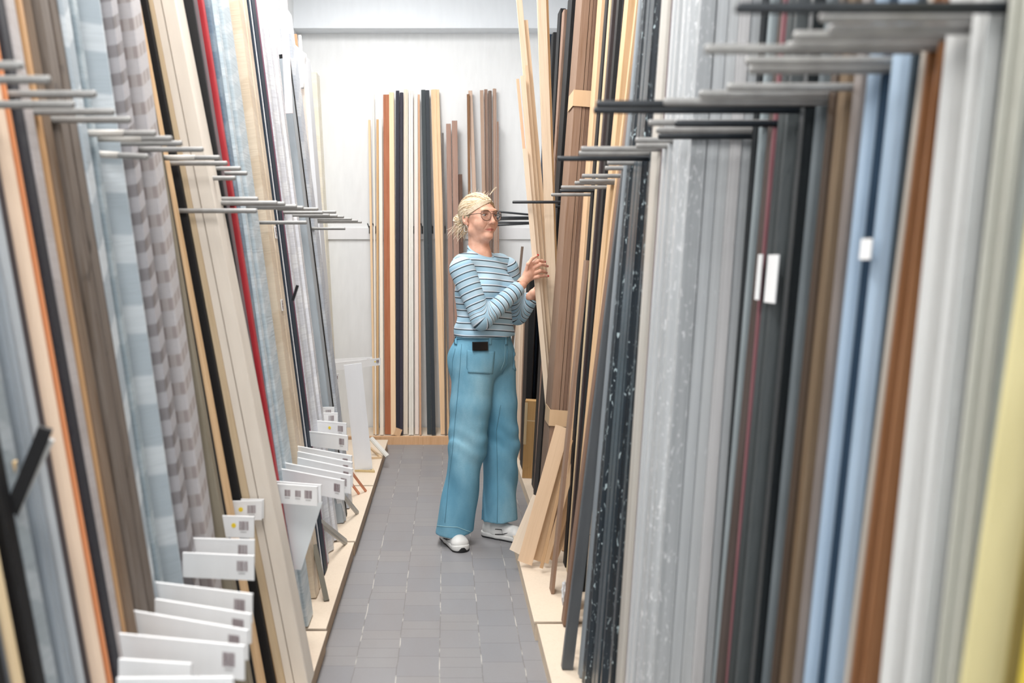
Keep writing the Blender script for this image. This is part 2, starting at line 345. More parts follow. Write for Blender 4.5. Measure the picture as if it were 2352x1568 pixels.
c(L_, 271, 327, .745, .144, BLUEGREY, 'slope', 'broad blue-grey wrapped length with pale slanting patches', L=3.1)
c(L_, 254, 268, .752, .150, TEAL, 'flat', 'narrow teal-grey wrapped length in a dark gap', L=3.1)
c(L_, 229, 252, .745, .150, wrap((170, 181, 189), (208, 215, 220), -1.0, .17, .15), 'flat', 'blue-grey wrapped length with bold pale patches, right of the knotty taupe', L=3.1)
c(L_, 183, 228, .745, .165, wood((116, 106, 98), 34, .6, True), 'double', 'knotty dark taupe wood length, left rack', L=3.1)
c(L_, 148, 181, .75, .170, wood((132, 114, 98), 30), 'ridge', 'brown ridged wood length left of the knotty taupe', L=3.1)
c(L_, 138, 147, .75, .165, wood((198, 156, 112), 20), 'flat', 'thin tan board edge beside the crumpled pinkish wrap', L=3.1)
c(L_, 113, 136, .745, .170, wrap((182, 174, 172), (190, 183, 182), .4, .2, .25), 'flat', 'crumpled pinkish-grey wrapped length right of the charcoal one', L=3.1)
c(L_, 88, 111, .745, .176, BLK2, 'flat', 'broad flat charcoal length, near left', L=3.1)
c(L_, 80, 87, .745, .178, ORANGE, 'flat', 'narrow orange-stained edge beside the charcoal length', L=3.1)
c(L_, 57, 79, .745, .178, wood((240, 214, 190), 10), 'round', 'rounded pale orange wood length, near left', L=3.1)
c(L_, 50, 55.5, .762, .178, plain((98, 88, 88), .6, 6), 'flat', 'thin dark grey-brown edge left of the orange wood', L=3.1)
c(L_, 10, 49, .742, .178, glit((176, 180, 184), .72, .35, (205, 208, 210)), 'round', 'silver-grey film-wrapped round length, near left', L=3.1)
c(L_, -34, 8, .75, .180, glit((150, 158, 166), .7, .35, (190, 196, 200)), 'ridge', 'bluish silver film-wrapped ridged length, near left', L=3.1)
c(L_, -80, -36, .75, .185, wrap((150, 160, 166), (170, 178, 184), .6, .12, .3), 'flat', 'grey wrapped length with dark slanting creases, lower left corner', L=3.1)
c(L_, -108, -82, .75, .190, BLK, 'flat', 'black length at the lower left edge of the rack', L=3.1)
c(L_, -152, -112, .75, .192, wood((222, 198, 160), 16), 'round', 'pale yellow wood length at the lower left corner', L=3.1)
c(L_, -178, -154, .76, .195, plain((96, 100, 106), .5, 8), 'flat', 'slate grey length beside the pale yellow corner wood', L=3.1)
c(L_, -206, -180, .76, .197, BLK, 'flat', 'outermost black length in the lower left corner', L=3.1)
c(L_, -260, -208, .76, .198, plain((110, 116, 122), .5, 8), 'ridge', 'grey ridged length at the extreme lower left', L=3.1)
# ------------------------------------------------------------------ right rack, far to near
WAL = wood((150, 124, 106), 22, .6); WAL2 = wood((132, 106, 90), 24, .6); SLATE = plain((84, 88, 92), .4, 8, .5); GB = glit((28, 38, 46), .62, .22); GB2 = glit((50, 62, 70), .70, .25)
GG = glit((202, 205, 207), .66, .22, (236, 238, 240)); GG2 = glit((196, 200, 203), .67, .22, (225, 230, 232)); BEG = glit((192, 188, 180), .72, .3, (222, 224, 224)); LB2 = plain((136, 144, 150), .35, 6, .5)
FILM = glit((212, 211, 212), .68, .22, (236, 238, 240))
c(R_, 1232, 1236.5, .585, .045, NAVY, 'flat', 'dark teal length tapering up behind the held pale strips', L=2.72)
c(R_, 1238, 1247, .60, .045, BLK, 'flat', 'shorter black length behind the held pale strips', L=2.70)
c(R_, 1249, 1255, .57, .056, BLK, 'flat', 'tall black length whose foot shows left of the walnut bundle', L=2.72, t=.03)
c(R_, 1256.5, 1260.5, .57, .06, wood((150, 124, 108), 60, .7, True), 'flat', 'thin mottled bark-brown length with a pale edge', L=2.68)
c(R_, 1262, 1272, .572, .07, BLK, 'flat', 'black length directly left of the walnut bundle', L=2.72, t=.03)
c(R_, 1275.5, 1291, .54, .075, WAL, 'flat', 'front length of the walnut bundle tied with brown paper bands', L=3.2, t=.038)
stack(R_, 1291, .58, .645, .075, 4, [WAL, WAL2], 'walnut length behind the front one in the paper-banded bundle', 'walnut lengths in the banded bundle', wid=.05, L=3.2, jit=.004)
c(R_, 1329, 1338, .61, .072, wood((226, 190, 152), 14), 'flat', 'narrow pale pine length right of the walnut bundle', L=3.2)
c(R_, 1341, 1353, .60, .075, BLK, 'flat', 'broad black length right of the narrow pine', L=3.2)
c(R_, 1353.6, 1357.5, .60, .075, wood((206, 186, 152), 14), 'flat', 'thin cream length between two black ones', L=3.2)
c(R_, 1358.5, 1361.5, .60, .078, plain((66, 56, 56), .5, 5), 'flat', 'thin brown-black length between cream and black ones', L=2.6)
c(R_, 1363, 1376, .60, .082, BLK, 'step', 'second broad black length, left of the raw pine', L=2.9)
c(R_, 1377, 1388, .585, .095, wood((216, 182, 142), 20), 'flat', 'raw pine length right of the second black one', L=3.2, t=.03)
c(R_, 1388.6, 1394, .585, .115, wood((222, 190, 152), 20), 'double', 'raw pine length with a dark groove, beside the slate ones', L=3.2, t=.03)
c(R_, 1394.5, 1401, .58, .128, WAL2, 'flat', 'brown wood length whose foot stands on the near platform', L=3.2, t=.05)
c(R_, 1401.6, 1408, .525, .122, SLATE, 'flat', 'slate grey length standing nearest the platform edge', L=3.2, t=.035)
c(R_, 1408.6, 1418.5, .53, .090, LB2, 'ridge', 'medium blue-grey length left of the black glinting bundle', L=3.2, t=.025)
c(R_, 1419.5, 1436, .53, .088, GB, 'ridge', 'glossy black film-wrapped ridged length full of white glints', L=3.2)
c(R_, 1437, 1453, .532, .082, GB2, 'double', 'dark teal glossy length between two glinting black ones', L=3.2)
c(R_, 1454, 1477, .53, .078, GB, 'cove', 'glossy black film-wrapped length left of the pale grey edge', L=3.2)
c(R_, 1478.5, 1501, .53, .068, BEG, 'flat', 'flat warm pale grey length right of the glossy black bundle', L=3.2)
c(R_, 1501.4, 1502.8, .53, .069, plain((92, 60, 68), .5, 5), 'flat', 'thin dark maroon line right of the warm pale grey length', L=3.2)
c(R_, 1503, 1512, .53, .070, GG2, 'flat', 'narrow blue-grey film-wrapped length beside the pale flat one', L=3.2)
c(R_, 1513, 1519, .53, .070, GG, 'flat', 'narrow silvery film-wrapped length, right rack', L=3.2)
c(R_, 1520, 1563, .53, .070, glit((180, 184, 187), .60, .2, (240, 242, 244)), 'ridge', 'broad silvery film-wrapped length with many glints', L=3.2, deep=False)
stack(R_, 1563.5, .583, .74, .072, 6, [GG2, GG, FILM, GG2, BEG, GG], 'silver-grey wrapped length stacked behind the glinting one', 'stacked silver-grey lengths, right rack', wid=.06, L=3.2, jit=.012)
c(R_, 1695, 1715, .655, .075, speck((14, 18, 22), (36, 42, 46)), 'flat', 'black length right of the silver-grey stack', L=3.1)
c(R_, 1717, 1727, .655, .085, plain((136, 146, 150), .4, 8), 'flat', 'narrow silver-blue length in a dark gap', L=3.1)
c(R_, 1728, 1744, .65, .095, wood((84, 74, 70), 18), 'round', 'brown-grey rounded length beside the maroon edge', L=3.1)
c(R_, 1746, 1752, .655, .085, plain((146, 98, 104), .45, 8), 'flat', 'thin dusty maroon length in the right rack', L=3.1)
c(R_, 1754, 1796, .652, .090, glit((60, 66, 68), .8, .4, (110, 118, 120)), 'ridge', 'charcoal ridged length bearing two white stickers', L=3.1)
c(R_, 1797, 1834, .65, .090, glit((26, 31, 34), .82, .35, (80, 92, 94)), 'step', 'near-black stepped length right of the stickered charcoal one', L=3.1)
c(R_, 1837, 1863, .645, .095, plain((108, 116, 120), .45, 10), 'round', 'slate silver rounded length right of the near-black one', L=3.1)
c(R_, 1866, 1883, .645, .100, wood((66, 52, 40), 20), 'flat', 'dark brown length right of the slate silver one', L=3.1)
c(R_, 1885, 1908, .64, .100, wood((122, 104, 84), 24), 'ridge', 'olive brown ridged length, right rack', L=3.1)
c(R_, 1911, 1939, .64, .102, plain((118, 110, 106), .5, 10), 'flat', 'taupe grey length left of the light blue ones', L=3.1)
BLU = plain((166, 186, 206), .35, 6, .5)
c(R_, 1942, 1961, .615, .106, BLU, 'round', 'left of the two light blue lengths on the right', L=2.35)
c(R_, 1962, 1984, .63, .106, plain((52, 72, 92), .4, 8, .5), 'cove', 'navy slate length between the two light blue ones', L=3.1)
c(R_, 1985, 2018, .615, .107, BLU, 'round', 'right and broader of the two light blue lengths', L=2.35)
c(R_, 2020, 2038, .63, .108, plain((66, 78, 88), .4, 8), 'flat', 'dark slate length right of the broad light blue one', L=3.1)
c(R_, 2039, 2055, .64, .112, speck((22, 24, 22), (40, 44, 38)), 'flat', 'green-black length left of the copper brown one', L=3.1)
c(R_, 2058, 2071, .61, .124, plain((168, 160, 150), .5, 6), 'flat', 'narrow pale taupe edge left of the copper brown length', L=3.1)
c(R_, 2072, 2102, .61, .122, wood((140, 98, 66), 26), 'cove', 'copper brown grooved length, right foreground', L=3.1)
GW = glit((214, 214, 212), .8, .3, (236, 236, 236)); GW2 = glit((206, 208, 207), .8, .3, (215, 218, 220))
c(R_, 2107, 2150, .6, .103, GW, 'round', 'leftmost broad pale grey length of the right foreground', L=3.1)
c(R_, 2151, 2200, .6, .104, GW, 'ridge', 'middle broad pale grey length of the right foreground', L=3.1)
c(R_, 2201, 2241, .6, .106, GW2, 'step', 'right broad pale grey length beside the dark gap', L=3.1)
c(R_, 2242, 2253, .615, .108, plain((78, 80, 76), .5, 6), 'flat', 'dark grey line between pale grey and greige lengths', L=3.1)
c(R_, 2254, 2298, .6, .112, glit((190, 190, 180), .82, .35, (190, 192, 186)), 'cove', 'greige length right of the dark line, near right edge', L=3.1)
c(R_, 2300, 2310, .61, .116, plain((96, 100, 100), .5, 6), 'flat', 'dark slate line right of the greige length', L=3.1)
c(R_, 2311, 2337, .605, .120, plain((154, 160, 158), .45, 8), 'round', 'sage grey length left of the yellow ones', L=3.1)
c(R_, 2340, 2420, .6, .145, plain((206, 196, 148), .45, 8), 'slope', 'broad pale yellow length at the right edge', L=3.1)
c(R_, 2422, 2440, .61, .145, plain((150, 138, 92), .5, 8), 'flat', 'olive line between the two yellow lengths', L=3.1)
c(R_, 2441, 2560, .6, .150, plain((206, 184, 62), .45, 8), 'round', 'bright yellow length in the lower right corner', L=3.1)
# small marks on lengths: stickers, paper bands
def on_face(side, px, py, X0, k, w_, h_, name, label, cat, mat, off=.004, bar=False, t=.0012, sx=0):
    s = abs(px-CX+0)/X0
    for _ in range(20):
        z = EYE+(CY-py)/s; X = X0+k*(z-EYE); s = abs(px-CX)/X
    Y = F/s; z = EYE+(CY-py)/s; a = math.atan(k); e = empty(name, (side*(X0+k*(z-EYE)-off), Y, z)); e.rotation_euler = (0, side*a, 0)
    m = MB(); m.box((-t, -w_/2, -h_/2), (t, w_/2, h_/2)); m.build('paper', mat, e)
    if bar:
        m = MB()
        for i in range(9): m.box((-side*(t+.0004)-.0003, -w_*.3, -h_*.38+i*h_*.085), (-side*(t+.0004)+.0003, w_*.3, -h_*.38+i*h_*.085+h_*(.03+.02*(i % 3))))
        m.build('barcode', INK, e)
    return tag(e, label, cat)
on_face(L_, 646, 700, .66, .130, .035, .045, 'sticker', 'small white barcode sticker on the tan paper-wrapped pair, lower one', 'sticker', CARD, bar=True)
on_face(L_, 631, 533, .66, .130, .035, .05, 'sticker', 'small white barcode sticker on the tan paper-wrapped pair, upper one', 'sticker', CARD, bar=True)
on_face(R_, 1782, 640, .652, .090, .055, .095, 'sticker', 'large blurred white sticker on a charcoal length, right rack', 'sticker', CARD, off=.008)
on_face(R_, 1752, 636, .650, .085, .022, .093, 'sticker', 'slim blurred white sticker left of the large one', 'sticker', CARD, off=.008)
on_face(R_, 2021, 572, .62, .107, .03, .03, 'sticker', 'small white sticker beside the broad light blue length', 'sticker', CARD, off=.02)
for py, hh, lb in [(239, .075, 'upper'), (945, .075, 'lower')]:
    z = EYE+(CY-py)/478; xx = .54+.075*(z-EYE); Yb = F/(1291-CX)*.54; e = empty('paper_band', (xx, Yb, z)); m = MB(); a = math.atan(.075); e.rotation_euler = (0, a, 0)
    m.box((-.006, -.006, -hh/2), (-.003, .16, hh/2)); m.box((-.006, -.008, -hh/2), (.108, -.006, hh/2)); m.build('band', plain((214, 184, 148), .5, 5), e)
    tag(e, lb+' brown paper band around the walnut bundle', 'band')
# ------------------------------------------------------------------ lengths leaning at the back wall
def bar(name, foot, top, w_, t, mat, label, cat='moulding', group=None, prof='flat', face=(0, -1, 0), w1=None):
    """straight bar from foot to top, its broad side turned to face"""
    foot, top = Vector(foot), Vector(top); d = top-foot; L = d.length; d.normalize(); fc = Vector(face); wv = d.cross(fc).normalized(); tv = wv.cross(d).normalized()
    if tv.dot(fc) < 0: tv = -tv
    m = MB(); poly = [((u-.5)*w_, -v*t) for u, v in PR[prof]]+[(.5*w_, -t), (-.5*w_, -t)]
    tp = None if w1 is None else [(x*w1/w_, y) for x, y in poly]
    m.prism(poly, 0, L, 0, None, tp)
    o = m.build(name, mat); R = Matrix((wv, tv, d)).transposed().to_4x4(); o.matrix_world = Matrix.Translation(foot) @ R
    tag(o, label, cat, group); return o
YT, YF = YB-.055, 6.565
CW = wood((236, 226, 212), 10); 
bw = [(848,275,860,5,PINE,'flat','thin pale pine strip leftmost on the back wall'), (858,216,863,3,CW,'flat','very thin cream strip rising above the leftmost pine'),
 (867,274,867,5,wood((206,170,124),20),'flat','thin tan strip left of the red-brown length'), (873.5,272,877,7.5,CW,'flat','pale cream strip touching the red-brown length'),
 (887,217,891,14,wood((168,104,72),24),'flat','red-brown length on the back wall'), (899,212,903.5,11,wood((236,206,170),12),'flat','light pine length right of the red-brown one'),
 (913,208,913.5,8,speck((34,34,48),(54,54,66)),'flat','navy-black flat length on the back wall'), (922,212,921.5,8.5,speck((44,42,54),(70,68,80)),'round','rounded navy-black length beside the flat one'),
 (932,205,931,10,wood((226,214,198),12),'step','pale film-wrapped length right of the navy pair'), (943.5,208,944.5,10,plain((226,222,214),.5,4),'double','white grooved length on the back wall'),
 (955,215,957.5,8.5,plain((232,220,212),.5,4),'flat','white length with a tan neighbour'), (962,217,965.5,4,wood((204,160,128),16),'flat','thin tan strip left of the charcoal pair'),
 (972,206,986,9.5,speck((46,54,58),(74,82,86)),'flat','left one of the charcoal pair on the back wall'), (981.5,207,996,9,speck((36,42,48),(60,66,72)),'flat','right one of the charcoal pair on the back wall'),
 (999,205,1022,19,wood((230,196,158),16),'step','wide pine length right of the charcoal pair'), (1017,305,1024,4,plain((92,84,80),.6,6),'flat','thin dark strip right of the wide pine'),
 (1030,284,1040,11,wood((160,130,116),18),'flat','shorter rosy walnut length left of its twin'), (1044,277,1054,12.5,wood((156,126,112),18),'flat','rosy walnut length behind the woman\'s head'),
 (1057,400,1066,9,wood((100,74,62),20),'flat','short dark brown length behind the hair'), (1075.5,216,1084,6,wood((124,88,58),20),'flat','slim chestnut length above the woman\'s head'),
 (1080,208,1112,9,wood((196,170,152),14),'flat','pale plank crossing slantwise above the head'), (1106.5,207,1122,8,wood((170,144,126),16),'flat','taupe length, left one above the glasses'),
 (1116,205,1126,7.5,wood((150,124,110),16),'flat','taupe length, right one above the glasses'), (1125.5,208,1132,8,wood((112,94,84),16),'round','dark taupe length on the back wall'),
 (1136,203,1139.5,8,wood((180,154,138),16),'step','light taupe length rightmost but one on the back wall'), (1143.5,279,1146,3.5,wood((150,120,104),16),'flat','thin rosy strip rightmost on the back wall')]
for i, (xt, yt, xb, w_, m_, pr, lb) in enumerate(bw):
    s = F/YT; yf = YF+.026-.026*(i % 2); top = W(xt, yt, YT-.026*(i % 2)); top = W(xt, yt, yf+(YT-.026-YF)*(top.z-.05)/2.66); foot = Vector(((xb-CX)*yf/F, yf, .052))
    bar('frame_length', foot, top, w_/s*1.0, .022, m_, lb, prof=pr)
for i, px in enumerate((850, 862, 905, 925, 951, 970, 993, 1021, 1034)):
    e = empty('wall_peg', ((px-CX)*YB/F, YB-.018, 1.640)); m = MB(); m.tube([(0, 0, -.03), (0, -.06, -.018), (-.006, -.14, .012)], .0045, 8); m.build('peg', METALD, e, True)
    m = MB(); m.tube([(0, -.001, -.06), (0, .0, -.0)], .008, 8); m.build('mount', METALD, e)
    tag(e, 'short black peg on the back wall rail between leaning lengths', 'peg', 'black pegs on the back wall rail')
bar('wood_block', W(911, 1000, 6.52)+Vector((0, 0, .0)), W(917, 984, 6.54), .05, .015, wood((196, 160, 124), 14), 'small tan offcut at the foot of the navy pair', 'offcut')
# ------------------------------------------------------------------ pale strips the woman sorts
HB = []
Yh = 4.40
def strip(pts, Y, w_, t, mat, label, z0=None):
    Y -= .033
    """strip seen from (x,y) down to the platform, following pixel line"""
    (xa, ya), (xb, yb) = pts; k = (xb-xa)/(yb-ya); zf = PH+.002 if z0 is None else z0; yf = CY+(EYE-zf)*F/Y; xf = xa+k*(yf-ya)
    foot = Vector(((xf-CX)*Y/F, Y, zf)); top = W(xa, ya, Y)
    return bar('pale_wood_strip', foot, top, w_, t, mat, label, 'strip')
LW = wood((232, 210, 184), 16); LW2 = wood((222, 196, 166), 20)
strip([(1190, -30), (1243, 560)], 4.42, .030, .012, LW, 'long pale strip leaning farthest left above the woman\'s hand')
strip([(1208, 46), (1254, 560)], 4.45, .020, .012, LW2, 'pale strip whose square end shows below the beam')
strip([(1189, 181), (1228, 600)], 4.37, .014, .010, wood((230, 190, 160), 14), 'thin salmon strip, outermost left of the held fan')
strip([(1209, 150), (1247, 600)], 4.40, .018, .010, LW2, 'pale strip ending at mid height between the longer ones')
strip([(1201, 174), (1236, 600)], 4.36, .024, .010, LW, 'pale strip of middle length in the held fan')
strip([(1206, 341), (1229, 600)], 4.33, .024, .010, wood((236, 216, 192), 10), 'shortest pale strip under the woman\'s fingers')
strip([(1243, -30), (1263, 540)], 4.425, .046, .018, LW, 'widest pale strip right of the held fan, rising out of view')
strip([(1256, -30), (1275, 540)], 4.45, .012, .014, wood((208, 168, 124), 14), 'tan edge strip behind the widest pale strip')
# ------------------------------------------------------------------ far right corner behind the woman
LAST[1] = 99
c(R_, 1186, 1190, .50, .02, wood((206, 188, 168), 16), 'flat', 'slim pale strip low behind the jeans', L=1.05)
c(R_, 1191, 1197, .505, .02, wood((232, 214, 194), 10), 'flat', 'pale strip low behind the jeans, right of the slimmest', L=1.0)
c(R_, 1198, 1203, .51, .025, wood((224, 200, 176), 14), 'flat', 'pale strip low behind the woman\'s elbow', L=1.0)
c(R_, 1204, 1207, .52, .03, WAL, 'flat', 'thin walnut strip low behind the woman', L=1.0)
c(R_, 1210, 1218, .52, .035, BLK, 'flat', 'black length low between woman and walnut bundle', L=1.25, t=.035)
bar('thin_stick', Vector(((1140-CX)*4.9/F, 4.9, .001)), W(1200, 566, 4.9), .014, .01, wood((128, 112, 100), 14), 'short grey-brown stick end beside the woman\'s shoulder', 'stick')
e = empty('cardboard_box', ((1213-CX)/384, F/384, PH)); e.rotation_euler = (0, math.radians(2.5), math.radians(-8)); m = MB(); m.box((-.035, -.03, .001), (.035, .05, .46)); m.build('carton', wood((196, 156, 104), 12, .7), e)
m = MB(); m.box((-.036, -.0305, .34), (.036, -.03, .346)); m.box((-.0365, -.0315, .20), (-.02, -.0302, .45)); m.build('packing_tape', plain((214, 190, 150), .3, 3), e); tag(e, 'tall narrow brown cardboard box standing behind the walnut bundle', 'box')
# fanned cardboard strips at the front of the platform
CB = wood((216, 184, 148), 10, .7); CB2 = wood((224, 194, 162), 10, .7); CB3 = wood((196, 160, 122), 12, .7)
fan = [((1182, 1266), (1236, 1140), .05, 3.80, PLY, 'whitish card strip peeping out lowest left of the fan'), ((1205, 1276), (1292, 980), .062, 3.66, CB2, 'front cardboard strip leaning left to right'),
       ((1228, 1288), (1306, 985), .058, 3.70, CB, 'second cardboard strip of the fan, overlapped by the front one'), ((1243, 1296), (1312, 1010), .014, 3.60, CB3, 'cardboard strip seen edge-on in the fan'),
       ((1254, 1294), (1318, 1060), .020, 3.66, CB, 'short cardboard strip right of the edge-on one'), ((1265, 1293), (1322, 1100), .028, 3.70, CB3, 'darker cardboard strip under the fan'), ((1274, 1292), (1328, 1140), .030, 3.74, CB, 'last cardboard strip of the fan, partly hidden')]
for (f0, t0, w_, Y, m_, lb) in fan:
    ft = Vector(((f0[0]-CX)*Y/F, Y, PH+.022)); tp = W(t0[0], t0[1], Y+.05); bar('cardboard_strip', ft, tp, w_, .006, m_, lb, 'strip', face=(-.25, -1, .2))
LAST[1] = 99
c(R_, 1340, 1347, .545, .105, WAL, 'flat', 'short brown strip standing right of the cardboard fan', L=1.3, t=.012)
bar('thin_stick', Vector(((1303-CX)/700, F/700, PH+.002)), W(1347, 1205, F/690), .014, .008, wood((222, 204, 170), 8), 'slim cream stick between two slate lengths', 'stick')
# crumpled film beside the brown length
bm = bmesh.new(); bmesh.ops.create_icosphere(bm, subdivisions=3, radius=1)
for v in bm.verts: n = 1+.35*math.sin(v.co.x*7+v.co.z*5)*math.cos(v.co.y*6+v.co.z*4); v.co = Vector((v.co.x*.011*n, v.co.y*.015*n, v.co.z*.04*n))
me = bpy.data.meshes.new('m'); bm.to_mesh(me); bm.free(); o = link('crumpled_film', me, plain((222, 224, 226), .3, 5)); o.location = ((1297-CX)/640, F/640, .17); tag(o, 'crumpled white film tucked between brown and slate lengths', 'film')
# ------------------------------------------------------------------ price tags of the left rack: white boards with barcodes
def price_tag(xi, yi, xt, yt, hh, label, z=.65, dot=None, bars=1, ins=.012):
    p0, p1 = wz(xi, yi, z), wz(xt, yt, z); d = p1-p0; L = d.length; yaw = math.atan2(d.y, d.x)
    e = empty('price_tag', p1, yaw); m = MB(); m.box((-L-ins, -.002, -hh), (0, .002, 0)); m.box((-L-ins, -.0025, -.004), (0, .0035, .0015)); m.build('board', CARD, e)
    for b in range(bars):
        x0 = -.030-.036*b; bh = hh*(.42 if b == 0 else .34); zc = -hh*.42; m = MB(); x = x0-.012*(1 if b == 0 else .7); x1 = x0+.012*(1 if b == 0 else .7); r_ = random.Random(b+int(xt))
        while x < x1: ww = r_.choice((.0009, .0015, .0022)); m.box((x, -.0034, zc-bh/2), (x+ww, -.0026, zc+bh/2)); x += ww+r_.choice((.0012, .0018))
        m.build('barcode', INK, e)
        m = MB()
        for q in range(5): m.box((x0-.008+q*.0034, -.0032, zc-bh/2-.007), (x0-.008+q*.0034+.0022, -.0026, zc-bh/2-.004))
        m.build('printed_number', GREYTXT, e)
    if dot:
        m = MB(); m.prism([(.0065*math.cos(a*math.pi/10), .0065*math.sin(a*math.pi/10)) for a in range(20)], 0, .0006, 0, Matrix.Translation((-dot, -.0026, -hh*.42)) @ Matrix.Rotation(math.pi/2, 4, 'X')); m.build('yellow_dot', YEL, e)
    return tag(e, label, 'price tag')
tg = [(785,824,855,820,.045,'far white price tag half hidden behind the dotted one at the back',{'z':.68,'ins':.14}), (783,832,874,822,.05,'farthest price tag with yellow dot, in front of the white board',{'z':.67,'dot':.055,'ins':.13}),
 (748,864,778,858,.052,'small price tag high up in the far column of tags, topmost',{'ins':.17}), (750,876,775,872,.05,'second small price tag from the top of the far column',{'ins':.19}), (752,888,776,885,.05,'third small price tag from the top of the far column',{'ins':.19}),
 (722,903,779,898,.05,'price tag sticking out right beyond the two dotted ones',{'ins':.19}), (703,910,769,907,.05,'price tag with faint yellow mark above the first dotted one',{'dot':.06,'ins':.12}),
 (693,922,765,921,.055,'price tag with bright yellow dot under the navy lengths',{'dot':.06,'ins':.06}), (696,936,768,935,.052,'price tag directly below the bright dotted one',{'dot':.068,'ins':.06}), (694,949,776,948,.056,'wide price tag with yellow dot in the far column',{'dot':.075}),
 (681,962,796,972,.060,'long price tag tilted down, below the dotted ones',{'dot':.085}), (681,987,799,1001,.060,'long price tag tilted down, second in the tilted group',{}),
 (686,1025,808,1047,.060,'price tag, top one of the four fanned beside the light blue wraps',{}), (689,1038,809,1062,.060,'price tag, second one of the four fanned ones',{}), (689,1052,810,1077,.060,'price tag, third one of the four fanned ones',{}),
 (638,1060,806,1092,.060,'price tag, fourth and longest of the fanned ones',{}), (637,1075,791,1104,.062,'front price tag of the fanned group, its tip lowest',{}),
 (640,1106,738,1114,.055,'price tag with small grey code peeping out behind the triple-barcode one',{}), (619,1110,729,1118,.060,'price tag with two barcodes above the white board point',{'bars':3}),
 (574,1133,624,1132,.050,'short price tag tip between the beige lengths',{}), (496,1146,606,1147,.056,'price tag behind the upper yellow-dotted one',{}), (497,1152,602,1150,.056,'upper near price tag with yellow dot',{'dot':.062}),
 (487,1184,584,1187,.058,'lower near price tag with yellow dot',{'dot':.058}), (425,1236,585,1240,.058,'plain price tag below the yellow-dotted pair, upper of two',{}), (431,1270,584,1277,.058,'plain price tag below the yellow-dotted pair, lower of two',{}),
 (360,1338,580,1365,.060,'long near price tag with faint lilac patch, uppermost of the near fan',{}), (368,1378,577,1411,.058,'long near price tag, second of the near fan',{}), (316,1405,570,1448,.056,'long near price tag, third of the near fan',{}),
 (277,1456,562,1484,.062,'largest long price tag of the near fan',{}), (288,1515,440,1525,.040,'blurred bluish paper tag under the largest one',{'bars':0}), (285,1558,536,1556,.06,'price tag with yellow dot at the bottom edge',{'dot':.062})]
for i, (a, b, cx_, d, h_, lb, kw) in enumerate(tg):
    price_tag(a, b, cx_, d, h_, lb, **({'z': .65} | kw))
# white boards
bar('white_board', wz(836, 1081, PH+.004)+Vector((0, 0, .003)), W(810, 836, F/378), .108, .006, plain((236, 238, 242), .45, 2), 'wide white board standing under the farthest price tags', 'board', face=(.15, -1, .1))
bar('white_board', W(684, 1308, F/700), W(695, 1150, F/700), .022, .005, plain((234, 240, 242), .45, 2), 'white board tapering down to a point among the lengths', 'board', face=(0, -1, 0), w1=.13)
# short lengths and corner samples on the left platform
bar('sample_length', wz(750, 1378, PH+.006), W(722, 1250, F/588), .02, .02, plain((120, 116, 104), .6, 6), 'short olive sample behind the blue-grey wrapped one', 'sample', face=(.2, -1, 0))
bar('sample_length', wz(740, 1268, PH+.004), W(716, 1110, F/540), .016, .016, wood((150, 116, 76), 16), 'short brown sample standing upright on the platform', 'sample')
bar('sample_length', wz(731, 1290, PH+.004), W(712, 1190, F/545), .018, .016, wood((164, 136, 96), 16), 'short golden brown sample left of the upright brown one', 'sample')
bar('sample_length', wz(748, 1204, PH+.004), W(733, 1140, F/480), .014, .014, wood((216, 178, 140), 12), 'short pink-tan sample left of the film-wrapped foot', 'sample')
bar('sample_length', wz(762, 1208, PH+.004), W(744, 1120, F/480), .034, .012, WRAPW, 'film-wrapped sample foot, pale lilac', 'sample')
bar('sample_length', wz(789, 1196, PH+.004), W(770, 1110, F/472), .026, .014, WRAPG, 'film-wrapped sample foot, grey, right one', 'sample')
bar('sample_length', W(722, 1185, F/560), wz(798, 1246, PH+.004)+Vector((0, 0, .002)), .03, .012, plain((186, 184, 178), .45, 6), 'grey grooved corner sample slanting down to the platform', 'sample', face=(.5, -1, .6), prof='step')
bar('sample_length', W(785, 1130, F/470), wz(824, 1178, PH+.004), .022, .012, plain((196, 194, 190), .45, 6), 'small grey grooved sample slanting down, farther back', 'sample', face=(.5, -1, .6), prof='step')
for i, (a, b, lb) in enumerate([((806, 1080), (842, 1128), 'right salmon-orange strip of the corner sample'), ((795, 1092), (826, 1134), 'left salmon-orange strip of the corner sample')]):
    bar('sample_length', wz(*b, PH+.003), W(a[0], a[1], F/420), .012, .01, wood((218, 150, 120), 14), lb, 'sample', face=(.5, -1, .6))
bar('sample_length', wz(798, 1138, PH+.004), W(784, 1085, F/440), .02, .01, plain((122, 28, 48), .5, 5), 'short dark red sample foot', 'sample')
def chevron(pts, w_, h_, z0, mat, label):
    P = [Vector(p) for p in pts]; a, b, c_ = P; d1 = (b-a).normalized(); d2 = (c_-b).normalized(); n1 = Vector((-d1.y, d1.x, 0)); n2 = Vector((-d2.y, d2.x, 0)); nm = (n1+n2).normalized(); q = w_/max(.3, nm.dot(n1)); ref = b.copy()
    poly = [a, b, c_, c_+n2*w_, b+nm*q, a+n1*w_]; m = MB(); m.prism([(p.x-ref.x, p.y-ref.y) for p in poly], 0, h_); o = m.build('frame_corner', mat); o.location = (ref.x, ref.y, z0); tag(o, label, 'corner sample')
z1 = PH+.001
chevron([wz(815, 1083, z1), wz(861, 1085, z1), wz(852, 1075, z1)], .012, .012, z1, wood((206, 184, 140), 12), 'olive-tan frame corner lying on the platform under the white board')
chevron([wz(848, 1030, z1), wz(872, 1052, z1), wz(852, 1053, z1)], .014, .012, z1, wood((216, 190, 156), 12), 'cream frame corner on the far end of the platform')
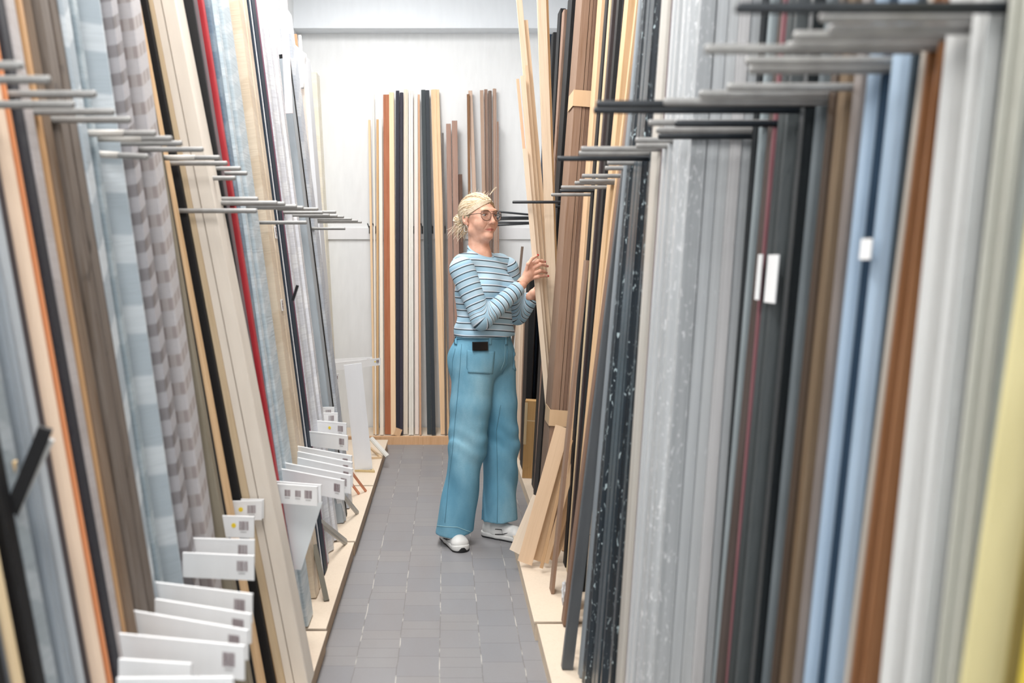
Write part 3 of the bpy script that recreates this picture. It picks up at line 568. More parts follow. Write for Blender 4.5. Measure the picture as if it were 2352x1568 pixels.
bar('sample_length', wz(890, 1046, PH+.012), W(852, 1004, F/345), .03, .012, plain((206, 204, 198), .4, 4), 'pale grey length lying out over the far platform corner', 'sample', face=(.3, -1, .8), prof='step')
# crumpled white paper at the top of the far left lengths
nx, ny = 10, 14; vs = []; fs = []
cor = [W(656, 92, 5.118), W(704, 122, 5.118), W(697, 205, 5.118), W(664, 202, 5.118)]
for j in range(ny):
    for i in range(nx):
        u, v = i/(nx-1), j/(ny-1); p = (cor[0]*(1-u)+cor[1]*u)*(1-v)+(cor[3]*(1-u)+cor[2]*u)*v
        vs.append(p+Vector((0, -.02*math.sin(u*3.1)-.008*math.sin(u*9+v*7), .008*math.sin(v*8+u*5))))
for j in range(ny-1):
    for i in range(nx-1): q = j*nx+i; fs.append((q, q+1, q+nx+1, q+nx))
me = mesh(vs, fs, True); o = link('paper_wrapping', me, plain((232, 232, 234), .5, 3)); md = o.modifiers.new('s', 'SOLIDIFY'); md.thickness = .002; tag(o, 'loose white paper wrapping around the tops of the far left lengths', 'paper')
for i, (xt, xb, w_, m_, lb) in enumerate([(662, 700, .018, plain((150, 150, 154), .5, 6), 'grey length end poking above the white paper'), (676, 708, .026, wood((186, 138, 104), 16), 'reddish tan length end poking above the white paper'), (688, 716, .016, plain((220, 216, 210), .5, 6), 'cream length end poking above the white paper')]):
    Ye = 5.12+.024*i; bar('frame_length', Vector(((xt+(xb-xt)/404*(CY+1.288*F/Ye-76)-CX)*Ye/F, Ye, PH+.002)), W(xt, 76+2*i, Ye), w_*1.0, .02, m_, lb)
bar('film_wrap', W(664, 260, F/505), W(650, -20, F/505), .034, .006, wrap((232, 214, 218), (240, 230, 232), .4, .12, .2), 'pinkish film over the tops of the far left wrapped lengths', 'film')
# near left: black mitred end and yellow wood stub
bar('sample_length', W(22, 1185, 1.36), W(104, 985, 1.36), .022, .012, BLK, 'black length tilted right, its mitred top showing at the left', 'sample', face=(.4, -1, 0))
bar('sample_length', W(30, 1180, 1.372), W(112, 1010, 1.372), .016, .012, plain((190, 190, 188), .5, 5), 'pale grey length tilted right beneath the black one', 'sample', face=(.4, -1, 0))
bar('sample_length', W(0, 1240, 1.38), W(22, 1060, 1.38), .02, .012, wood((216, 186, 140), 14), 'pale wood stub at the left edge of the picture', 'sample', face=(.4, -1, 0))
bar('sample_length', W(672, 690, F/640), W(683, 655, F/640), .010, .008, BLK, 'small black stub sticking out beside the navy lengths', 'sample')
# ------------------------------------------------------------------ signed-distance modelling: smooth unions turned into one surface
class SDF:
    def __init__(s, lo, hi, h):
        s.h = h; s.lo = np.array(lo, float); n = np.ceil((np.array(hi)-s.lo)/h).astype(int)+1; s.n = n
        s.ax = [s.lo[i]+np.arange(n[i])*h for i in range(3)]; s.D = np.full(n, 1.0)
    def _sub(s, lo, hi):
        sl = []
        for i in range(3):
            a = max(0, int((lo[i]-s.lo[i])/s.h)-1); b = min(s.n[i], int((hi[i]-s.lo[i])/s.h)+3)
            if b <= a: return None, None
            sl.append(slice(a, b))
        return tuple(sl), np.meshgrid(*[s.ax[i][sl[i]] for i in range(3)], indexing='ij')
    def _comb(s, sl, d, k, op):
        D = s.D[sl]
        if op == 'add': h = np.clip(.5+.5*(D-d)/k, 0, 1); s.D[sl] = D*(1-h)+d*h-k*h*(1-h)
        else: h = np.clip(.5-.5*(D+d)/k, 0, 1); s.D[sl] = D*(1-h)-d*h+k*h*(1-h)
    def ell(s, c, r, k=.02, op='add', R=None):
        c = np.array(c, float); r = np.array(r, float); m = max(r)+k*1.5+2*s.h
        sl, P = s._sub(c-m, c+m)
        if sl is None: return s
        q = [P[i]-c[i] for i in range(3)]
        if R is not None: q = [R[j][0]*q[0]+R[j][1]*q[1]+R[j][2]*q[2] for j in range(3)]
        k0 = np.sqrt(sum((q[i]/r[i])**2 for i in range(3))); k1 = np.sqrt(sum((q[i]/r[i]**2)**2 for i in range(3)))+1e-9
        s._comb(sl, k0*(k0-1)/k1, k, op); return s
    def cone(s, a, b, r0, r1, k=.02, op='add', sq=None):
        a = np.array(a, float); b = np.array(b, float); m = max(r0, r1)+k*1.5+2*s.h
        sl, P = s._sub(np.minimum(a, b)-m, np.maximum(a, b)+m)
        if sl is None: return s
        ab = b-a; t = np.clip(sum((P[i]-a[i])*ab[i] for i in range(3))/max(1e-9, ab@ab), 0, 1)
        q = [P[i]-a[i]-t*ab[i] for i in range(3)]
        if sq: q = [q[i]/sq[i] for i in range(3)]
        s._comb(sl, np.sqrt(sum(v*v for v in q))-(r0+(r1-r0)*t), k, op); return s
    def clip(s, fn, k=.004):
        P = np.meshgrid(*s.ax, indexing='ij'); d = fn(*P)            # keep where d < 0
        h = np.clip(.5-.5*(s.D-d)/k, 0, 1); s.D = s.D*(1-h)+d*h+k*h*(1-h); return s
    def warp(s, fn): P = np.meshgrid(*s.ax, indexing='ij'); s.D = s.D+fn(*P); return s
    def mesh(s):
        D = s.D; neg = D < 0; nx, ny, nz = [v-1 for v in D.shape]
        cs = [(i, j, k) for i in (0, 1) for j in (0, 1) for k in (0, 1)]
        sub = lambda A, c_: A[c_[0]:c_[0]+nx, c_[1]:c_[1]+ny, c_[2]:c_[2]+nz]
        cnt = sum(sub(neg, c_).astype(np.int8) for c_ in cs); act = (cnt > 0) & (cnt < 8); idx = np.full(act.shape, -1); I = np.argwhere(act); idx[act] = np.arange(len(I))
        acc = np.zeros((len(I), 3)); num = np.zeros(len(I))
        for a in cs:
            for ax in range(3):
                if a[ax]: continue
                b = list(a); b[ax] = 1; va = D[I[:, 0]+a[0], I[:, 1]+a[1], I[:, 2]+a[2]]; vb = D[I[:, 0]+b[0], I[:, 1]+b[1], I[:, 2]+b[2]]
                x = (va < 0) != (vb < 0); t = np.where(x, va/np.where(va-vb == 0, 1, va-vb), 0); p = np.tile(np.array(a, float), (len(I), 1)); p[:, ax] += t
                acc[x] += p[x]; num += x
        V = s.lo+(I+acc/num[:, None])*s.h; Fs = []
        for ax in range(3):
            u, v = (ax+1) % 3, (ax+2) % 3; sh = [slice(None)]*3; a0 = list(sh); a0[ax] = slice(0, -1); a1 = list(sh); a1[ax] = slice(1, None)
            e = neg[tuple(a0)] != neg[tuple(a1)]; E = np.argwhere(e)
            E = E[(E[:, u] > 0) & (E[:, v] > 0) & (E[:, u] < D.shape[u]-1) & (E[:, v] < D.shape[v]-1)]
            def cell(du, dv): Q = E.copy(); Q[:, u] += du; Q[:, v] += dv; return idx[Q[:, 0], Q[:, 1], Q[:, 2]]
            q = np.stack([cell(-1, -1), cell(0, -1), cell(0, 0), cell(-1, 0)], 1); flip = ~neg[E[:, 0], E[:, 1], E[:, 2]]
            q[flip] = q[flip][:, ::-1]; Fs.append(q[(q >= 0).all(1)])
        return V, np.concatenate(Fs)
def smooth_mesh(parts, it=1):
    vs = []; fs = []; n = 0
    for V, Q in parts: vs.append(V); fs.append(Q+n); n += len(V)
    V = np.concatenate(vs); Q = np.concatenate(fs); me = mesh(V.tolist(), Q.tolist(), True); return me
# ------------------------------------------------------------------ the woman: local frame, she faces -y, her left is +x
TH = math.radians(48); P0 = Vector((.190, 4.30, 0)); CT, ST = math.cos(TH), math.sin(TH)
def L3(v): d = Vector(v)-P0; return (d.x*CT+d.y*ST, -d.x*ST+d.y*CT, d.z)
def LP(px, py, Y): return L3(W(px, py, Y))
person = empty('person', P0, TH)
tag(person, 'woman with blonde bun and glasses in blue striped top and wide jeans, sorting strips', 'person')
SKIN = NT('skin', .5, .35); nf = SKIN.noise(SKIN.coord(1, 1, 1), 38, 3); SKIN.col(SKIN.ramp(nf, [(.3, (214, 160, 136)), (.7, (230, 182, 158))])); la_ = SKIN.n('ShaderNodeAttribute', attribute_name='lip'); SKIN.col(SKIN.mix(la_.outputs['Fac'], SKIN.ramp(nf, [(.3, (216, 162, 138)), (.7, (232, 184, 160))]), (192, 116, 104))); SKIN.b.inputs['Subsurface Weight'].default_value = .06
SKIN.b.inputs['Subsurface Radius'].default_value = (.01, .004, .002); SKIN = SKIN.m
LIP = plain((196, 122, 108), .45, 4); NAIL = plain((190, 16, 26), .2, 4, .7)
def T(v, o): return (v[0]+o[0], v[1]+o[1], v[2]+o[2])
HO = (-.009, .022, -.004); HY = math.radians(0)
def hh(*v): return T(v, HO)
g = SDF((-.13, -.16, 1.31), (.13, .16, 1.74), .0024)
g.ell(hh(0, .022, 1.610), (.074, .094, .082), .02).ell(hh(0, -.026, 1.572), (.062, .074, .078), .03).ell(hh(0, -.028, 1.522), (.050, .056, .044), .03)
g.ell(hh(0, -.078, 1.486), (.022, .015, .014), .02).ell(hh(-.036, -.060, 1.548), (.022, .022, .022), .03).ell(hh(.036, -.060, 1.548), (.022, .022, .022), .03)
g.cone(hh(-.048, -.005, 1.515), hh(0, -.062, 1.487), .020, .015, .025).cone(hh(.048, -.005, 1.515), hh(0, -.062, 1.487), .020, .015, .025)
g.cone((HO[0]*.5, .030, 1.36), hh(0, .008, 1.50), .056, .049, .025).cone((0, .03, 1.31), (0, .022, 1.385), .085, .050, .03).ell(hh(0, -.022, 1.478), (.034, .04, .020), .025)
g.cone(hh(-.036, -.083, 1.609), hh(.036, -.083, 1.609), .010, .010, .018)
for sx in (-1, 1): g.ell(hh(sx*.031, -.104, 1.588), (.018, .018, .011), .014, 'sub')
g.cone(hh(0, -.092, 1.592), hh(0, -.114, 1.556), .007, .0105, .012).ell(hh(0, -.112, 1.553), (.0105, .0115, .0095), .008)
for sx in (-1, 1): g.ell(hh(sx*.0115, -.102, 1.550), (.0075, .010, .0075), .006).ell(hh(sx*.006, -.110, 1.5445), (.0035, .005, .004), .003, 'sub')
for sx in (-1, 1):                                        # lids, ears
    g.cone(hh(sx*.018, -.0885, 1.5955), hh(sx*.044, -.080, 1.5945), .0042, .0036, .005).cone(hh(sx*.019, -.088, 1.5815), hh(sx*.043, -.081, 1.5820), .0034, .0030, .005)
    g.ell(hh(sx*.076, .014, 1.575), (.009, .019, .032), .006).ell(hh(sx*.082, .010, 1.578), (.005, .010, .018), .004, 'sub').ell(hh(sx*.072, .004, 1.548), (.006, .008, .010), .006)
g.cone(hh(-.025, -.0780, 1.5195), hh(0, -.0905, 1.5245), .0040, .0052, .006).cone(hh(.025, -.0780, 1.5195), hh(0, -.0905, 1.5245), .0040, .0052, .006)
g.cone(hh(-.022, -.0780, 1.5150), hh(0, -.0885, 1.5120), .0040, .0058, .006).cone(hh(.022, -.0780, 1.5150), hh(0, -.0885, 1.5120), .0040, .0058, .006)
g.cone(hh(-.026, -.0835, 1.5175), hh(0, -.0975, 1.5185), .0014, .0014, .002, 'sub').cone(hh(.026, -.0835, 1.5175), hh(0, -.0975, 1.5185), .0014, .0014, .002, 'sub')
for sx in (-1, 1): g.cone(hh(sx*.020, -.095, 1.546), hh(sx*.034, -.084, 1.516), .0012, .0012, .005, 'sub')     # folds beside the mouth
head = g.mesh()
HPHI = math.radians(-14); HC, HS = math.cos(HPHI), math.sin(HPHI)
def hturn(V): q = np.array(V, float); x, y = q[:, 0]-HO[0], q[:, 1]-HO[1]; q[:, 0] = HO[0]+x*HC-y*HS; q[:, 1] = HO[1]+x*HS+y*HC; return q
head = (hturn(head[0]), head[1])
HM = Matrix.Translation((HO[0], HO[1], 0)) @ Matrix.Rotation(HPHI, 4, 'Z') @ Matrix.Translation((-HO[0], -HO[1], 0))
# arms (world points turned into her frame)
shR, elR, wrR = L3((.080, 4.17, 1.322)), L3(W(1108, 733, 4.12)), L3(W(1199, 654, 4.235))
shL, elL, wrL = L3((.310, 4.42, 1.322)), L3(W(1190, 722, 4.50)), L3(W(1232, 672, 4.46))
b = SDF((-.34, -.5, .0), (.38, .34, 1.45), .008)
b.ell((0, .0, .9), (.15, .11, .13), .04).ell((0, 0, 1.05), (.125, .09, .15), .05).ell((0, 0, 1.22), (.145, .10, .15), .05).cone((-.12, .012, 1.352), (.12, .012, 1.352), .045, .045, .04).cone((0, .025, 1.33), (0, .02, 1.37), .05, .04, .03)
hipR, knR, anR = L3((.135, 4.235, .86)), L3(W(1072, 1030, 4.20)), L3((.050, 4.20, .09)); hipL, knL, anL = L3((.250, 4.36, .86)), L3(W(1150, 1030, 4.31)), L3((.262, 4.315, .09))
for sh, el, wr in ((shR, elR, wrR), (shL, elL, wrL)): b.cone(sh, el, .042, .033, .02).cone(el, wr, .034, .024, .01)
for hp, kn, an in ((hipR, knR, anR), (hipL, knL, anL)): b.cone(hp, kn, .075, .048, .02).cone(kn, an, .048, .032, .01)
core = b.mesh()
# hands: points read on the fingers, at their own distances
def hand(box, wrist, palm, fingers, thumb, fore, h=.0019):
    P = [p for f in fingers for p in f]+thumb+[wrist]+palm; lo = np.min(P, 0)-.03; hi = np.max(P, 0)+.03
    g = SDF(lo, hi, h); g.cone(fore, wrist, .026, .0225, .006, sq=(1, 1, 1))
    for f in fingers: g.cone(wrist, f[0], .0175, .0112, .012)
    for p in palm: g.ell(p, (.024, .018, .024), .012)
    for f in fingers+[thumb]:
        n = len(f)-1
        for i in range(n): r0 = .0098-.0011*i; g.cone(f[i], f[i+1], r0, r0-.0011, .004); 
        for i in range(1, n): g.ell(f[i], (.0095-.001*i,)*3, .004)
    return g.mesh()
Yk = 4.265
mcp = [LP(1220, 606, Yk), LP(1225, 616, Yk), LP(1225, 628, Yk), LP(1220, 639, Yk)]
fR = [[mcp[0], LP(1236, 599, 4.262), LP(1245, 599, 4.285), LP(1250, 601, 4.305)], [mcp[1], LP(1241, 607, 4.255), LP(1251, 608, 4.280), LP(1256, 611, 4.302)],
      [mcp[2], LP(1240, 622, 4.258), LP(1250, 623, 4.285), LP(1254, 626, 4.310)], [mcp[3], LP(1236, 635, 4.262), LP(1248, 633, 4.282), LP(1257, 634, 4.300)]]
thR = [LP(1207, 628, 4.25), LP(1213, 606, 4.235), LP(1222, 594, 4.245), LP(1234, 587, 4.275)]
wristR = LP(1200, 648, 4.245)
handR = hand(None, wristR, [LP(1212, 630, 4.258)], fR, thR, LP(1190, 660, 4.225))
wristL = LP(1226, 674, 4.44)
fL = [[LP(1243, 652, 4.44), LP(1252, 645, 4.44), LP(1257, 644, 4.42)], [LP(1245, 658, 4.45), LP(1255, 654, 4.45), LP(1260, 654, 4.43)], [LP(1244, 665, 4.46), LP(1254, 664, 4.46), LP(1259, 665, 4.44)], [LP(1240, 671, 4.465), LP(1249, 673, 4.465), LP(1254, 675, 4.45)]]
thL = [LP(1231, 662, 4.43), LP(1235, 650, 4.42), LP(1241, 643, 4.41)]
handL = hand(None, wristL, [LP(1236, 665, 4.45)], fL, thL, LP(1218, 682, 4.45), .0024)
me = smooth_mesh([head, core, handR, handL]); me.materials.append(SKIN)
hb = np.array(hh(0, 0, 0)); pc = np.array([v.co for v in me.vertices]); q = pc-hb; q = np.stack([q[:, 0]*HC+q[:, 1]*HS, -q[:, 0]*HS+q[:, 1]*HC, q[:, 2]], 1)
lipm = np.where(q[:, 1] < -.07, np.clip(1.4-1.1*(((q[:, 2]-1.5178)/.0075)**2+(q[:, 0]/.027)**2), 0, 1), 0)
la2 = me.attributes.new('lip', 'FLOAT', 'POINT'); la2.data.foreach_set('value', lipm.astype(np.float32)); body = link('body', me, None, person)
# nails
def ball(c_, r, R=None, n=8):
    bm = bmesh.new(); bmesh.ops.create_uvsphere(bm, u_segments=n*2, v_segments=n, radius=1); vs = []
    M = Matrix.Translation(Vector(c_)) @ (R.to_4x4() if R else Matrix()) @ Matrix.Diagonal((*r, 1))
    for v in bm.verts: v.co = M @ v.co
    vs = [v.co.copy() for v in bm.verts]; fs = [tuple(v.index for v in f.verts) for f in bm.faces]; bm.free(); return vs, fs
toward = Vector(L3((0, 0, 1.36)))
for f in fR+[thR]:
    tip = Vector(f[-1]); prev = Vector(f[-2]); d = (tip-prev).normalized(); nv = (toward-tip).normalized(); nv = (nv-d*nv.dot(d)+Vector((0, 0, .25))).normalized(); sd = d.cross(nv); nv = sd.cross(d).normalized() if True else nv
    R = Matrix((d, sd.normalized(), nv)).transposed(); m = MB(); vs, fs = ball(tip+d*.0015+nv*.0052, (.0072, .0052, .0018), R); m.add(vs, fs); m.build('fingernail', NAIL, body, True)['label'] = 'red painted fingernail'
# eyes
EYEW = plain((226, 220, 214), .2, 2, .6); IRIS = plain((88, 104, 112), .2, 4, .7); PUP = plain((14, 12, 12), .15, 1, .8)
for sx in (-1, 1):
    c_ = hh(sx*.0310, -.0755, 1.5880); m = MB(); m.add(*ball(c_, (.0125,)*3, None, 12)); e1 = m.build('eye', EYEW, person, True)
    gx, gy = .36, -1; gd = Vector((gx, gy, -.08)).normalized(); R = gd.to_track_quat('Z', 'Y').to_matrix()
    m = MB(); m.add(*ball(Vector(c_)+gd*.0098, (.0062, .0062, .0032), R)); m.build('iris', IRIS, e1, True)
    m = MB(); m.add(*ball(Vector(c_)+gd*.0121, (.0026, .0026, .0012), R)); m.build('pupil', PUP, e1, True)
    m = MB(); m.tube([hh(sx*.014, -.0965, 1.6085), hh(sx*.022, -.0995, 1.6115), hh(sx*.032, -.0970, 1.6130), hh(sx*.042, -.0905, 1.6110), hh(sx*.050, -.0815, 1.6070)], [.0016, .0022, .0022, .0018, .0008], 6); m.build('eyebrow', plain((158, 128, 98), .8, 6), person, True)
    m = MB(); m.tube([hh(sx*.018, -.0905, 1.5925), hh(sx*.026, -.0935, 1.5950), hh(sx*.035, -.0920, 1.5950), hh(sx*.045, -.0855, 1.5915)], .0011, 5); m.build('eyelashes', plain((70, 52, 44), .6, 4), person, True)
# glasses
GL = bpy.data.materials.new('lens_glass'); GL.use_nodes = True; gb = GL.node_tree.nodes['Principled BSDF']; gb.inputs['Roughness'].default_value = .02; gb.inputs['IOR'].default_value = 1.12; gb.inputs['Transmission Weight'].default_value = 1
glasses = empty('glasses', person.location, TH); FR = plain((66, 34, 30), .25, 6, .6)
m = MB(); lens = []
for sx in (-1, 1):
    ring = []
    for i in range(28):
        a = 2*math.pi*i/28; cx_, cz_ = math.cos(a), math.sin(a); rx = .0265*(1+.06*(-cz_)*(cx_*sx < 0)); rz = .0225 if cz_ > 0 else .0255
        x = sx*.0345+rx*np.sign(cx_)*abs(cx_)**.85; z = 1.5850+rz*np.sign(cz_)*abs(cz_)**(.75 if cz_ > 0 else .95); x -= sx*.004*(-cz_)*(cx_*sx > 0)
        y = -.1085+.010*((abs(x)-.01)/.05)**2; ring.append(Vector(hh(x, y, z)))
    lens.append(ring); m.tube(ring+[ring[0]], .0012, 6)
m.tube([hh(-.011, -.1095, 1.6035), hh(0, -.1105, 1.6050), hh(.011, -.1095, 1.6035)], .0011, 6); m.tube([hh(-.0095, -.110, 1.594), hh(0, -.1165, 1.5965), hh(.0095, -.110, 1.594)], .0012, 6)
m.build('frame', FR, glasses, True)
for sx in (-1, 1):
    m = MB(); m.tube([hh(sx*.0605, -.0985, 1.594), hh(sx*.071, -.085, 1.595), hh(sx*.079, -.02, 1.590), hh(sx*.080, .010, 1.586), hh(sx*.081, .028, 1.566)], .0015, 6); m.build('temple', plain((26, 18, 18), .3, 4), glasses, True)
for ring in lens:
    n = len(ring); m = MB(); m.add([p+Vector((0, -.0004, 0)) for p in ring]+[p+Vector((0, .0004, 0)) for p in ring], [tuple(range(n))[::-1], tuple(range(n, 2*n))]+[(i, (i+1) % n, (i+1) % n+n, i+n) for i in range(n)]); m.build('lens', GL, glasses)
tag(glasses, 'dark red-brown aviator eyeglasses worn by the woman', 'glasses')
ear = empty('hoop_earring', person.location, TH); m = MB(); cc = hh(-.0755, .006, 1.526); m.tube([(cc[0]-.001+.003*math.sin(a*2), cc[1]+.0135*math.cos(a), cc[2]+.0165*math.sin(a)) for a in [2*math.pi*i/24 for i in range(25)]], .0013, 6)
m.build('hoop', plain((214, 208, 200), .15, 4, .9), ear, True); tag(ear, 'silver hoop earring in the woman\'s ear', 'earring')
# hair
def hairmat(a, b): t = NT('hair', .45, .4); f = t.noise(t.coord(60, 12, 60), 3, 3); t.col(t.ramp(f, [(.35, a), (.65, b)])); return t.m
H1, H2, H3 = hairmat((206, 178, 138), (226, 204, 168)), hairmat((232, 216, 188), (244, 232, 212)), hairmat((142, 112, 82), (170, 140, 106))
g = SDF((-.12, -.13, 1.47), (.12, .2, 1.74), .003); g.ell(hh(0, .024, 1.612), (.0805, .1005, .0885), .01)
g.clip(lambda x, y, z: -(.80*(y-HO[1]+.074)+.60*(z-HO[2]-1.656)+.10*np.abs(x-HO[0])), .006)
g.clip(lambda x, y, z: (1.545-z)-.9*np.maximum(0, y-.05)*0, .01)
bun = Vector(hh(-.018, .142, 1.572)); g.ell(bun, (.026, .028, .028), .012); g.cone(hh(0, .10, 1.585), bun, .032, .018, .02)
capm = smooth_mesh([g.mesh()]); hair = link('hair', capm, [H1, H2, H3], person)
rg = random.Random(3); m = MB(); C0 = Vector(hh(0, .024, 1.612)); RR = Vector((.082, .102, .090))
def on_head(d, k=1.0): d = d.normalized(); q = 1/math.sqrt(sum((d[i]/RR[i])**2 for i in range(3))); return C0+d*q*k
bdir = (Vector(hh(-.008, .118, 1.575))-C0)
for i in range(640):
    u = rg.random()*2-1; x = .072*u; zz = 1.655-.085*abs(u)**2.2+rg.random()**2*.05*(1-abs(u)); yy = -.084+.075*abs(u)**1.6+rg.random()*.03
    if rg.random() < .3: zz = 1.69; yy = rg.random()*.08-.05
    d0 = Vector(hh(x, yy, zz))-C0; k = 1.0+rg.random()*.03; pts = []; d1 = bdir+Vector((rg.gauss(0, .008), 0, rg.gauss(0, .012)))
    q0 = d0.normalized(); q1 = d1.normalized(); om = q0.angle(q1, 1.0)
    sag = (rg.random()-.3)*.10; side = Vector((math.copysign(1, x+.0001), 0, -.25))
    for j in range(10):
        t = j/9; dd = (q0*math.sin((1-t)*om)+q1*math.sin(t*om))/max(.05, math.sin(om)); dd = dd+side*sag*math.sin(math.pi*t); pts.append(on_head(dd, k*(1+.008*math.sin(t*9+i))))
    m.tube(pts, [.0012]+[.0021]*8+[.0012], 4, rg.choices((0, 1, 2), (5, 7, 1.3 if u < .2 else 3))[0], cap=False)
for i in range(26):                                       # dark streak of the parting and the swept fringe
    t0 = i/25; d0 = Vector(hh(.012+.02*t0, -.082+.01*t0, 1.658+.02*t0))-C0; d1 = Vector(hh(-.079, -.01+.02*t0, 1.59+.01*t0))-C0; q0, q1 = d0.normalized(), d1.normalized(); om = q0.angle(q1)
    m.tube([on_head((q0*math.sin((1-t)*om)+q1*math.sin(t*om))/math.sin(om)+Vector((-.1, -.25, .05))*math.sin(math.pi*t)*(.25+.5*t0), 1.035) for t in [j/9 for j in range(10)]], [.0009]+[.0016]*8+[.0008], 4, 2 if i % 3 == 0 else 1, cap=False)
for i in range(70):                                       # bun loops
    a0 = rg.random()*6.28; tl = rg.random()*3.14; ax = Vector((math.cos(tl)*math.cos(a0), math.cos(tl)*math.sin(a0), math.sin(tl))); p_ = ax.orthogonal().normalized(); q_ = ax.cross(p_); r_ = .022+rg.random()*.010
    m.tube([bun+(p_*math.cos(a)+q_*math.sin(a))*r_*(1+.08*math.sin(3*a+i)) for a in [j*5.2/21+a0 for j in range(22)]], .0016, 4, rg.choice((0, 1, 1)), cap=False)
for i in range(70):                                       # loose wisps at the nape and ear
    st = Vector(hh(rg.uniform(-.07, .04), rg.uniform(.03, .12), rg.uniform(1.53, 1.56))); v = Vector((rg.gauss(-.01, .01), rg.gauss(.018, .014), -.02-rg.random()*.03)); L = rg.uniform(.8, 2.0)
    m.tube([st+v*L*t+Vector((.006*math.sin(5*t+i), .012*math.sin(3*t+i*2), 0))*t for t in [j/6 for j in range(7)]], [.0011]*5+[.0008, .0004], 4, rg.choice((0, 1)), cap=False)
for i in range(16):                                       # flyaways on top
    st = on_head(Vector((rg.uniform(-.5, .6), rg.uniform(-.8, .4), 1))); v = Vector((rg.uniform(-.3, .5), rg.uniform(-.6, .6), 1)).normalized()*rg.uniform(.012, .032)
    m.tube([st, st+v*.5, st+v+Vector((.006, -.006, 0))], [.0010, .0007, .0004], 4, 1, cap=False)
for i in range(8):
    st = Vector(hh(.03, -.045, 1.690)); v = Vector((.02+.01*rg.random(), -.02, .030+.012*rg.random())); m.tube([st, st+v*.6+Vector((0, 0, .002)), st+v], [.0018, .0014, .0006], 4, 1, cap=False)
o = m.build('hair_strands', [H1, H2, H3], hair, True)
for o_ in [o for o in bpy.data.objects if o.type == 'MESH' and o.name.split('.')[0] in ('eye', 'iris', 'pupil', 'eyebrow', 'eyelashes', 'hair', 'hair_strands', 'frame', 'temple', 'lens', 'hoop')]: o_.data.transform(HM)
# striped top
ST_ = NT('striped_jersey', .8, .15); at = ST_.n('ShaderNodeAttribute', attribute_name='band'); fr = ST_.math('FRACT', ST_.math('DIVIDE', at.outputs['Fac'], .0305)); big = ST_.math('FRACT', ST_.math('DIVIDE', at.outputs['Fac'], .061))
blue = ST_.ramp(big, [(.0, (158, 196, 218)), (.45, (168, 202, 222)), (.55, (186, 211, 227)), (.95, (182, 209, 225))])
cl = ST_.ramp(fr, [(0, (20, 16, 22)), (.155, (20, 16, 22)), (.175, (226, 232, 240)), (.30, (214, 225, 236)), (.34, (255, 255, 255))]); cl.node.color_ramp.interpolation = 'LINEAR'
ismask = ST_.math('GREATER_THAN', fr, .32); col_ = ST_.mix(ismask, cl, blue); mot = ST_.noise(ST_.coord(1, 1, 1), 9, 3); col_ = ST_.mix(ST_.math('MULTIPLY', mot, .25), col_, (150, 190, 212)); ST_.col(col_)
fb = ST_.noise(ST_.coord(1, 1, 1), 300, 2); ST_.bump(fb, .15, .0006); STM = ST_.m
t_ = SDF((-.26, -.22, .96), (.26, .2, 1.46), .005)
t_.ell((0, .0, .99), (.162, .131, .09), .03).ell((0, -.004, 1.05), (.158, .126, .12), .04).ell((0, -.0, 1.20), (.168, .120, .17), .05).ell((-.075, -.075, 1.215), (.066, .056, .066), .04).ell((.075, -.075, 1.215), (.066, .056, .066), .04)
t_.cone((-.140, .012, 1.338), (.140, .012, 1.338), .062, .062, .04).cone((0, .026, 1.36), (0, .022, 1.415), .075, .066, .03)
t_.warp(lambda x, y, z: .0032*np.sin(z*60+x*22+np.sin(y*25)*2)*np.clip((1.2-z)*6, 0, 1)+.0016*np.sin(x*50+z*30)); t_.clip(lambda x, y, z: .994-z, .002); t_.clip(lambda x, y, z: z-(1.412+.55*(y-.02)), .004)
t_.cone((0, .024, 1.30), (0, .010, 1.50), .062, .060, .006, 'sub')
tv = t_.mesh()
def sleeve(sh, el, wr, wristcut):
    P = np.array([sh, el, wr]); lo, hi = P.min(0)-.09, P.max(0)+.09; g = SDF(lo, hi, .004); w2 = np.array(el)+(np.array(wr)-np.array(el))*wristcut
    g.cone(sh, el, .062, .050, .02).cone(el, w2, .051, .037, .018); e_, w_ = np.array(el), np.array(wr); ax = (w_-e_)/np.linalg.norm(w_-e_)
    g.warp(lambda x, y, z: .0030*np.sin(((x-e_[0])*ax[0]+(y-e_[1])*ax[1]+(z-e_[2])*ax[2])*75+3*np.sin(x*30))*np.exp(-((x-e_[0])**2+(y-e_[1])**2+(z-e_[2])**2)/.014))
    g.clip(lambda x, y, z: np.minimum((x-w2[0])*ax[0]+(y-w2[1])*ax[1]+(z-w2[2])*ax[2], .09-np.sqrt((x-w2[0])**2+(y-w2[1])**2+(z-w2[2])**2)), .004)
    g.cone(w2-ax*.02, w2+ax*.03, .031, .031, .003, 'sub')
    return g.mesh(), w2
(svR, w2R), (svL, w2L) = sleeve(shR, elR, wrR, .93), sleeve(shL, elL, wrL, .80)
me = smooth_mesh([tv, svR, svL]); n0, n1 = len(tv[0]), len(svR[0]); band = np.zeros(len(me.vertices)); V = np.concatenate([tv[0], svR[0], svL[0]])
band[:n0] = V[:n0, 2]+.10*V[:n0, 0]**2+.012*np.sin(V[:n0, 0]*9)-.03*np.maximum(0, 1.10-V[:n0, 2])*0
